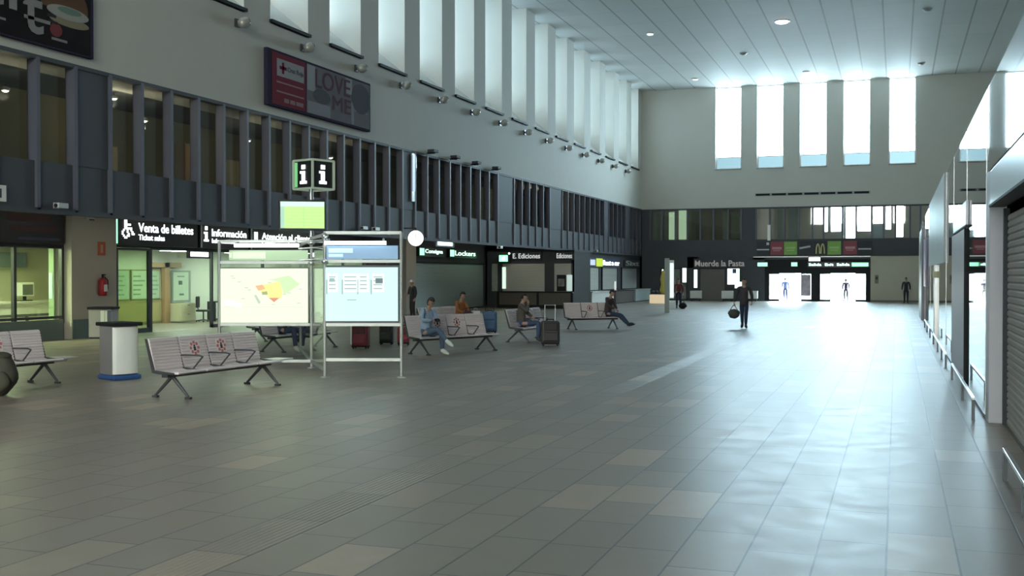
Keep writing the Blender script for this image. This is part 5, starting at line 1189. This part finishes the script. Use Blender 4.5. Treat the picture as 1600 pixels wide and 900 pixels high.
# walker
WK = (-5.35, 41.3, 0)
person('person in a dark coat and blue jeans walking up the hall carrying a bag', WK, -84,
    stand(kneel=(.08,.07,.52), ankl=(.02,.06,.09), toel=(.16,.08,.045), kneer=(.0,-.07,.52), ankr=(-.16,-.06,.13), toer=(-.03,-.08,.06), elbr=(-.05,-.28,1.15), wrir=(.02,-.33,.91), elbl=(.0,.27,1.14), wril=(.08,.27,.92)),
    (0.042,0.036,0.045), (0.02,0.03,0.075), (0.012,0.012,0.014), (0.05,0.03,0.025), 'short', 0.05, scale=1.06, arms=((0,1,0),(0,-1,0)), coat=True, curl=1.0, slim=1.1)
def at(o, rz, p, s=1.0):
    a = math.radians(rz); return (o[0]+s*(p[0]*math.cos(a)-p[1]*math.sin(a)), o[1]+s*(p[0]*math.sin(a)+p[1]*math.cos(a)), s*p[2])
hp = at(WK, -84, (.05,-.35,.80), 1.06)
t = thing('handbag', 'dark olive holdall hanging from the hand of the walking person', 'bag', (hp[0], hp[1], hp[2]), math.radians(-84))
B().ball((0,0,-0.30),(0.15,0.22,0.18),18,12,0,lump).build('sack', mat('olive_holdall',(0.05,0.06,0.05),0.7), t)
B().path([(0,-0.14,-0.18),(0,-0.03,0.0),(0,0.03,0.0),(0,0.14,-0.18)],0.013,8).build('handle', M_['black'], t)
# beside the totem
person('person in a dark red jacket standing by the slim totem', (-12.15,64.3,0), -70, stand(), (0.15,0.03,0.035), (0.02,0.02,0.05), (0.02,0.02,0.02), (0.02,0.015,0.012), 'short', 0.1, arms=((0,1,0),(0,-1,0)))
t = thing('handbag', 'black round bag on the floor by the person in the dark red jacket', 'bag', (-11.75,63.5,0))
B().ball((0,0,0.2),(0.24,0.2,0.2),16,10,0,lump).build('sack', M_['black'], t); B().path([(-0.1,0,0.36),(-0.06,0,0.46),(0.06,0,0.46),(0.1,0,0.36)],0.014,8).build('handle', M_['black'], t)
person('person in a dark coat standing in front of the beige wall', (0.62,80.8,0), -95, stand(), (0.03,0.032,0.042), (0.025,0.027,0.035), (0.02,0.02,0.02), (0.02,0.015,0.012), 'short', 0.1, arms=((0,1,0),(0,-1,0)), coat=True, scale=1.02)
person('person in dark purple clothes in the open doorway next to the beige wall', (-3.55,84.9,0), 100, stand(kneel=(.12,.1,.51), ankl=(.2,.1,.09), toel=(.34,.12,.045), kneer=(-.02,-.1,.51), ankr=(-.2,-.1,.13), toer=(-.07,-.12,.06)), (0.035,0.02,0.06), (0.02,0.02,0.03), (0.02,0.02,0.02), (0.015,0.012,0.012), 'short', 0.1, scale=0.95, arms=((0,1,0),(0,-1,0)))
person('person in blue clothes in the open doorway nearer the dark shop', (-8.0,85.7,0), -90, stand(), (0.10,0.15,0.32), (0.04,0.05,0.11), (0.02,0.02,0.02), (0.02,0.015,0.012), 'short', 0.1, scale=0.98, arms=((0,1,0),(0,-1,0)))
person('person in black wearing a white cap standing by the arcade pillar', (-20.95,45.9,0), -120, stand(elbr=(.06,-.22,1.14), wrir=(.22,-.1,1.1)), (0.022,0.020,0.026), (0.022,0.020,0.026), (0.02,0.02,0.02), (0.62,0.62,0.66), 'cap', 0.1, scale=1.0, arms=((0,1,0),(0,-.5,.6)), coat=True)

# ================================================================== GLAZED SHOPFRONTS ON THE RIGHT
m_mir = bpy.data.materials.new('mirror_dark_glass'); m_mir.use_nodes = True
p_ = m_mir.node_tree.nodes['Principled BSDF']; p_.inputs['Base Color'].default_value = (0.03,0.035,0.035,1); p_.inputs['Roughness'].default_value = 0.02; p_.inputs['IOR'].default_value = 2.0; p_.inputs['Specular IOR Level'].default_value = 0.6
GX, GT = 1.17, 4.56
m_pil = mat('grey_cladding', (0.50,0.48,0.52), 0.45, 0.0, 0.05); m_fas = mat('satin_aluminium', (0.50,0.53,0.55), 0.28, 0.6, 0.04)
struct(B().box(GX+0.3,XR,-4.0,60.0,4.40,4.56).box(GX+0.03,GX+0.3,-4.0,60.0,4.50,4.56), 'ceiling_shopfront', M_['panel'], 'flat roof slab of the glazed shop row', 'roof')
struct(B().box(GX+0.3,XR,59.8,60.0,0,4.5), 'partition_end', M_['panel'], 'far end panel of the glazed shop row', 'partition')
gi = 0
for y0, y1, z0 in [(16.5,21.0,0.0),(25.7,29.5,0.0),(29.5,43.0,0.0),(43.0,51.0,0.0),(55.5,60.0,0.0),(-4.0,16.5,3.4),(21.0,25.7,3.25)]:
    n += 1; gi += 1
    w = thing('window_%d' % n, 'mirror dark glass screen of the shop row, %s' % (['between the shutter pier and the wide grey pier','just past the wide grey pier','below the pale fascia panels','beyond the pale fascia panels','at its far end','above the closed slatted shutter','above the wide grey pier'][gi-1]), 'window', (GX, y0, z0), kind='structure')
    top = GT-z0 if (y0, y1) != (29.5,43.0) else 2.3-z0
    B().box(0,0.03,0,y1-y0,0.06 if z0 == 0 else 0,top).build('pane', m_mir, w)
    if z0 == 0: B().box(-0.015,0.05,0,y1-y0,0,0.06).build('sill_rail', M_['leg'], w)
    B().box(-0.006,0.04,0,0.03,0.06,top).box(-0.006,0.04,y1-y0-0.03,y1-y0,0.06,top).build('frame', M_['pale'], w)
t = thing('shop_pier', 'grey metal pier next to the closed slatted shutter', 'pier', (1.17,16.0,0))
B().box(0,0.22,0,0.5,0,3.4).build('cladding', m_pil, t, bevel=0.01); B().box(0.17,0.24,-0.14,0.0,0,2.88).build('shutter_guide', M_['dark'], t)
t = thing('roller_shutter', 'brown grey slatted roller shutter at the near end of the shop row', 'shutter', (1.40,-4.0,0))
q = B()
zs = 0.0
while zs < 2.75: q.add([(0,0,zs),(-0.016,0,zs+0.022),(-0.016,0,zs+0.068),(0,0,zs+0.09),(0,19.85,zs),(-0.016,19.85,zs+0.022),(-0.016,19.85,zs+0.068),(0,19.85,zs+0.09)], [(0,1,5,4),(1,2,6,5),(2,3,7,6)]); zs += 0.09
q.build('curtain', mat('shutter_slats',(0.32,0.285,0.255),0.65,0.0,0.08,2), t)
t = thing('shop_fascia', 'satin metal fascia over the closed slatted shutter', 'fascia', (1.17,-4.0,2.93))
B().box(0,0.22,0,19.98,0,0.45).build('panel', m_fas, t, bevel=0.01); B().box(-0.01,0.19,0,19.98,-0.03,0.0).build('lip', M_['dark'], t)
t = thing('shop_pier', 'wide grey metal pier midway along the glazed shop row', 'pier', (1.13,21.0,0))
B().box(0,0.038,0,4.7,0,2.82).build('cladding', m_pil, t, bevel=0.01); B().box(-0.005,0.045,-0.04,0.0,0,2.82).build('edge_profile', M_['black'], t)
t = thing('shop_fascia', 'short bright lilac white fascia above the wide grey pier', 'fascia', (1.12,20.4,2.86))
B().box(0,0.048,0,4.5,0,0.42).build('panel', mat('lilac_white_panel',(0.68,0.66,0.74),0.3,0.1), t, bevel=0.01); B().box(-0.005,0.049,0,4.52,-0.03,0.0).build('lip', M_['dark'], t)
t = thing('shop_fascia', 'tall pale frosted fascia panels along the middle of the shop row', 'fascia', (1.11,29.5,2.3))
for i in range(3): B().box(0,0.06,0.02+i*4.5,4.48+i*4.5,0,2.25).build('panel', mat('frosted_panel',(0.48,0.52,0.54),0.4,0.0,0.03), t, bevel=0.008)
t = thing('shop_pier', 'pale slim pier under the frosted fascia panels', 'pier', (1.10,36.2,0))
B().box(0,0.2,0,0.9,0,2.3).build('cladding', M_['pale'], t, bevel=0.01); B().box(-0.02,0.22,-0.02,0.92,1.9,2.1).build('band', mat('yellow_band',(0.6,0.58,0.35),0.4), t)
t = thing('shop_pier', 'dark slate pier at the far part of the shop row', 'pier', (1.02,51.0,0))
B().box(0,0.3,0,4.5,0,4.0).build('cladding', mat('slate_cladding',(0.09,0.095,0.12),0.35,0.3), t, bevel=0.01); B().box(-0.015,0.31,4.5,4.9,0,3.8).build('edge_profile', mat('pale_edge',(0.6,0.66,0.62),0.35,0.3), t)
t = thing('poster_panel', 'small lilac and orange poster panel beyond the dark slate pier', 'poster', (1.10,47.5,1.5))
B().box(0,0.06,0,3.2,0,2.0).build('panel', mat('lilac_poster',(0.46,0.40,0.58),0.4), t); B().box(-0.01,0,0.4,2.0,0.1,0.7).build('print', mat('orange_print',(0.7,0.42,0.22),0.4), t)
def rail(label, ys_, x=1.0):
    t = thing('guard_rail', label, 'rail', (x, ys_[0], 0), group='low guard rails along the shop row')
    L = ys_[-1]-ys_[0]
    B().box(-0.022,0.022,-0.04,L+0.04,0.28,0.315).build('top_bar', M_['steel'], t, bevel=0.006)
    for y in ys_: B().box(-0.02,0.02,y-ys_[0]-0.05,y-ys_[0]+0.05,0,0.28).build('post', M_['leg'], t)
rail('low steel guard rail in front of the slatted shutter', (8.2,9.9,11.6))
rail('low steel guard rail before the glass between the two grey piers', (16.3,18.9,22.4))
rail('low steel guard rail before the pale frosted panels', (25.2,27.6,30.3,33.6))
rail('low steel guard rail at the far end of the glazed shop row', (37.0,40.5,44.0))

# ================================================================== CAMERA, DAYLIGHT
cd = bpy.data.cameras.new('camera'); co = bpy.data.objects.new('camera', cd); C.objects.link(co)
cd.sensor_width = 36; cd.lens = 36*1712/1600; cd.clip_end = 400
co.location = (0, 0, 2.0); co.rotation_euler = Euler((PI/2-math.atan(21/1712), 0, math.atan(601/1712)))
SC.camera = co
w = bpy.data.worlds.new('overcast_sky'); SC.world = w; w.use_nodes = True
nt = w.node_tree; bg = nt.nodes['Background']
tc = nt.nodes.new('ShaderNodeTexCoord'); sp = nt.nodes.new('ShaderNodeSeparateXYZ'); rp = nt.nodes.new('ShaderNodeValToRGB')
nt.links.new(tc.outputs['Generated'], sp.inputs[0]); nt.links.new(sp.outputs['Z'], rp.inputs[0]); cm = nt.nodes.new('ShaderNodeMix'); cm.data_type = 'RGBA'; cm.inputs[6].default_value = (1.0,0.96,0.87,1); nt.links.new(rp.outputs[0], cm.inputs[7]); nt.links.new(cm.outputs[2], bg.inputs['Color'])
rp.color_ramp.elements[0].position = 0.0; rp.color_ramp.elements[0].color = (0.64,0.87,1.0,1); rp.color_ramp.elements[1].position = 0.8; rp.color_ramp.elements[1].color = (0.66,0.87,1.0,1)
mr = nt.nodes.new('ShaderNodeMapRange'); mr.interpolation_type = 'SMOOTHSTEP'; nt.links.new(sp.outputs['X'], mr.inputs[0])
mr.inputs[1].default_value = -0.5; mr.inputs[2].default_value = 0.1; mr.inputs[3].default_value = SKY*SIDE; mr.inputs[4].default_value = SKY
my = nt.nodes.new('ShaderNodeMapRange'); my.interpolation_type = 'SMOOTHSTEP'; nt.links.new(sp.outputs['Y'], my.inputs[0])
my.inputs[1].default_value = 0.3; my.inputs[2].default_value = 0.95; my.inputs[3].default_value = 1.0; my.inputs[4].default_value = SUNSIDE
mc = nt.nodes.new('ShaderNodeMapRange'); nt.links.new(sp.outputs['Y'], mc.inputs[0]); mc.inputs[1].default_value = -0.75; mc.inputs[2].default_value = -0.15; mx_ = nt.nodes.new('ShaderNodeMapRange'); nt.links.new(sp.outputs['X'], mx_.inputs[0]); mx_.inputs[1].default_value = -0.1; mx_.inputs[2].default_value = -0.45; mb = nt.nodes.new('ShaderNodeMath'); mb.operation = 'MAXIMUM'; nt.links.new(mc.outputs[0], mb.inputs[0]); nt.links.new(mx_.outputs[0], mb.inputs[1]); nt.links.new(mb.outputs[0], cm.inputs[0])
mm = nt.nodes.new('ShaderNodeMath'); mm.operation = 'MULTIPLY'; nt.links.new(mr.outputs[0], mm.inputs[0]); nt.links.new(my.outputs[0], mm.inputs[1])
nt.links.new(mm.outputs[0], bg.inputs['Strength'])
fb = thing('building', 'long pale building added across the forecourt to cut glare in the far doors', 'building', (-6, 112, 0))
B().box(-34,30,0,8,0,4.4).build('wall', mat('far_facade',(0.55,0.56,0.54),0.8,0,0.1,0.3), fb); B().box(-34.3,30.3,-0.3,8.3,4.4,4.7).build('roof', M_['dark'], fb)  # block added outside to dim the bright sky behind the doors
for i in range(12): B().box(-31+i*5,-28.5+i*5,-0.03,0.0,1.0,3.2).build('pane', mat('far_window',(0.25,0.28,0.3),0.3), fb)
def portal(loc, rot, sx, sy):
    l = bpy.data.lights.new('window_daylight', 'AREA'); l.shape = 'RECTANGLE'; l.size = sx; l.size_y = sy; l.cycles.is_portal = True
    o = bpy.data.objects.new('window_daylight', l); C.objects.link(o); o.location = loc; o.rotation_euler = Euler(rot)
for k in range(K0, K1+1): portal((-20.45, WIN0+WP*k+WW/2, 13.8), (0,-PI/2,0), 4.9, WW)
for a, c in BW: portal(((a+c)/2, YB+0.6, 13.1), (-PI/2,0,0), c-a, 6.2)
for a, c in BW: portal(((a+c)/2, YF-0.4, 13.1), (PI/2,0,0), c-a, 6.2)
portal((-6, YF-0.4, 1.6), (PI/2,0,0), 16, 3.2)
portal((-5.6, YB+0.5, 1.1), (-PI/2,0,0), 7.6, 2.2)
portal((-3.4, YB+0.9, 5.8), (-PI/2,0,0), 3.4, 2.3)
SC.view_settings.view_transform = 'Standard'; SC.view_settings.look = 'None'; SC.view_settings.gamma = 1; SC.view_settings.use_curve_mapping = False
SC.view_settings.exposure = EXPO
SC.cycles.use_denoising = True; SC.cycles.max_bounces = 10; SC.cycles.diffuse_bounces = 5; SC.cycles.glossy_bounces = 5; SC.cycles.transparent_max_bounces = 16; SC.cycles.transmission_bounces = 6
SC.cycles.caustics_reflective = False; SC.cycles.caustics_refractive = False; SC.cycles.sample_clamp_indirect = 8
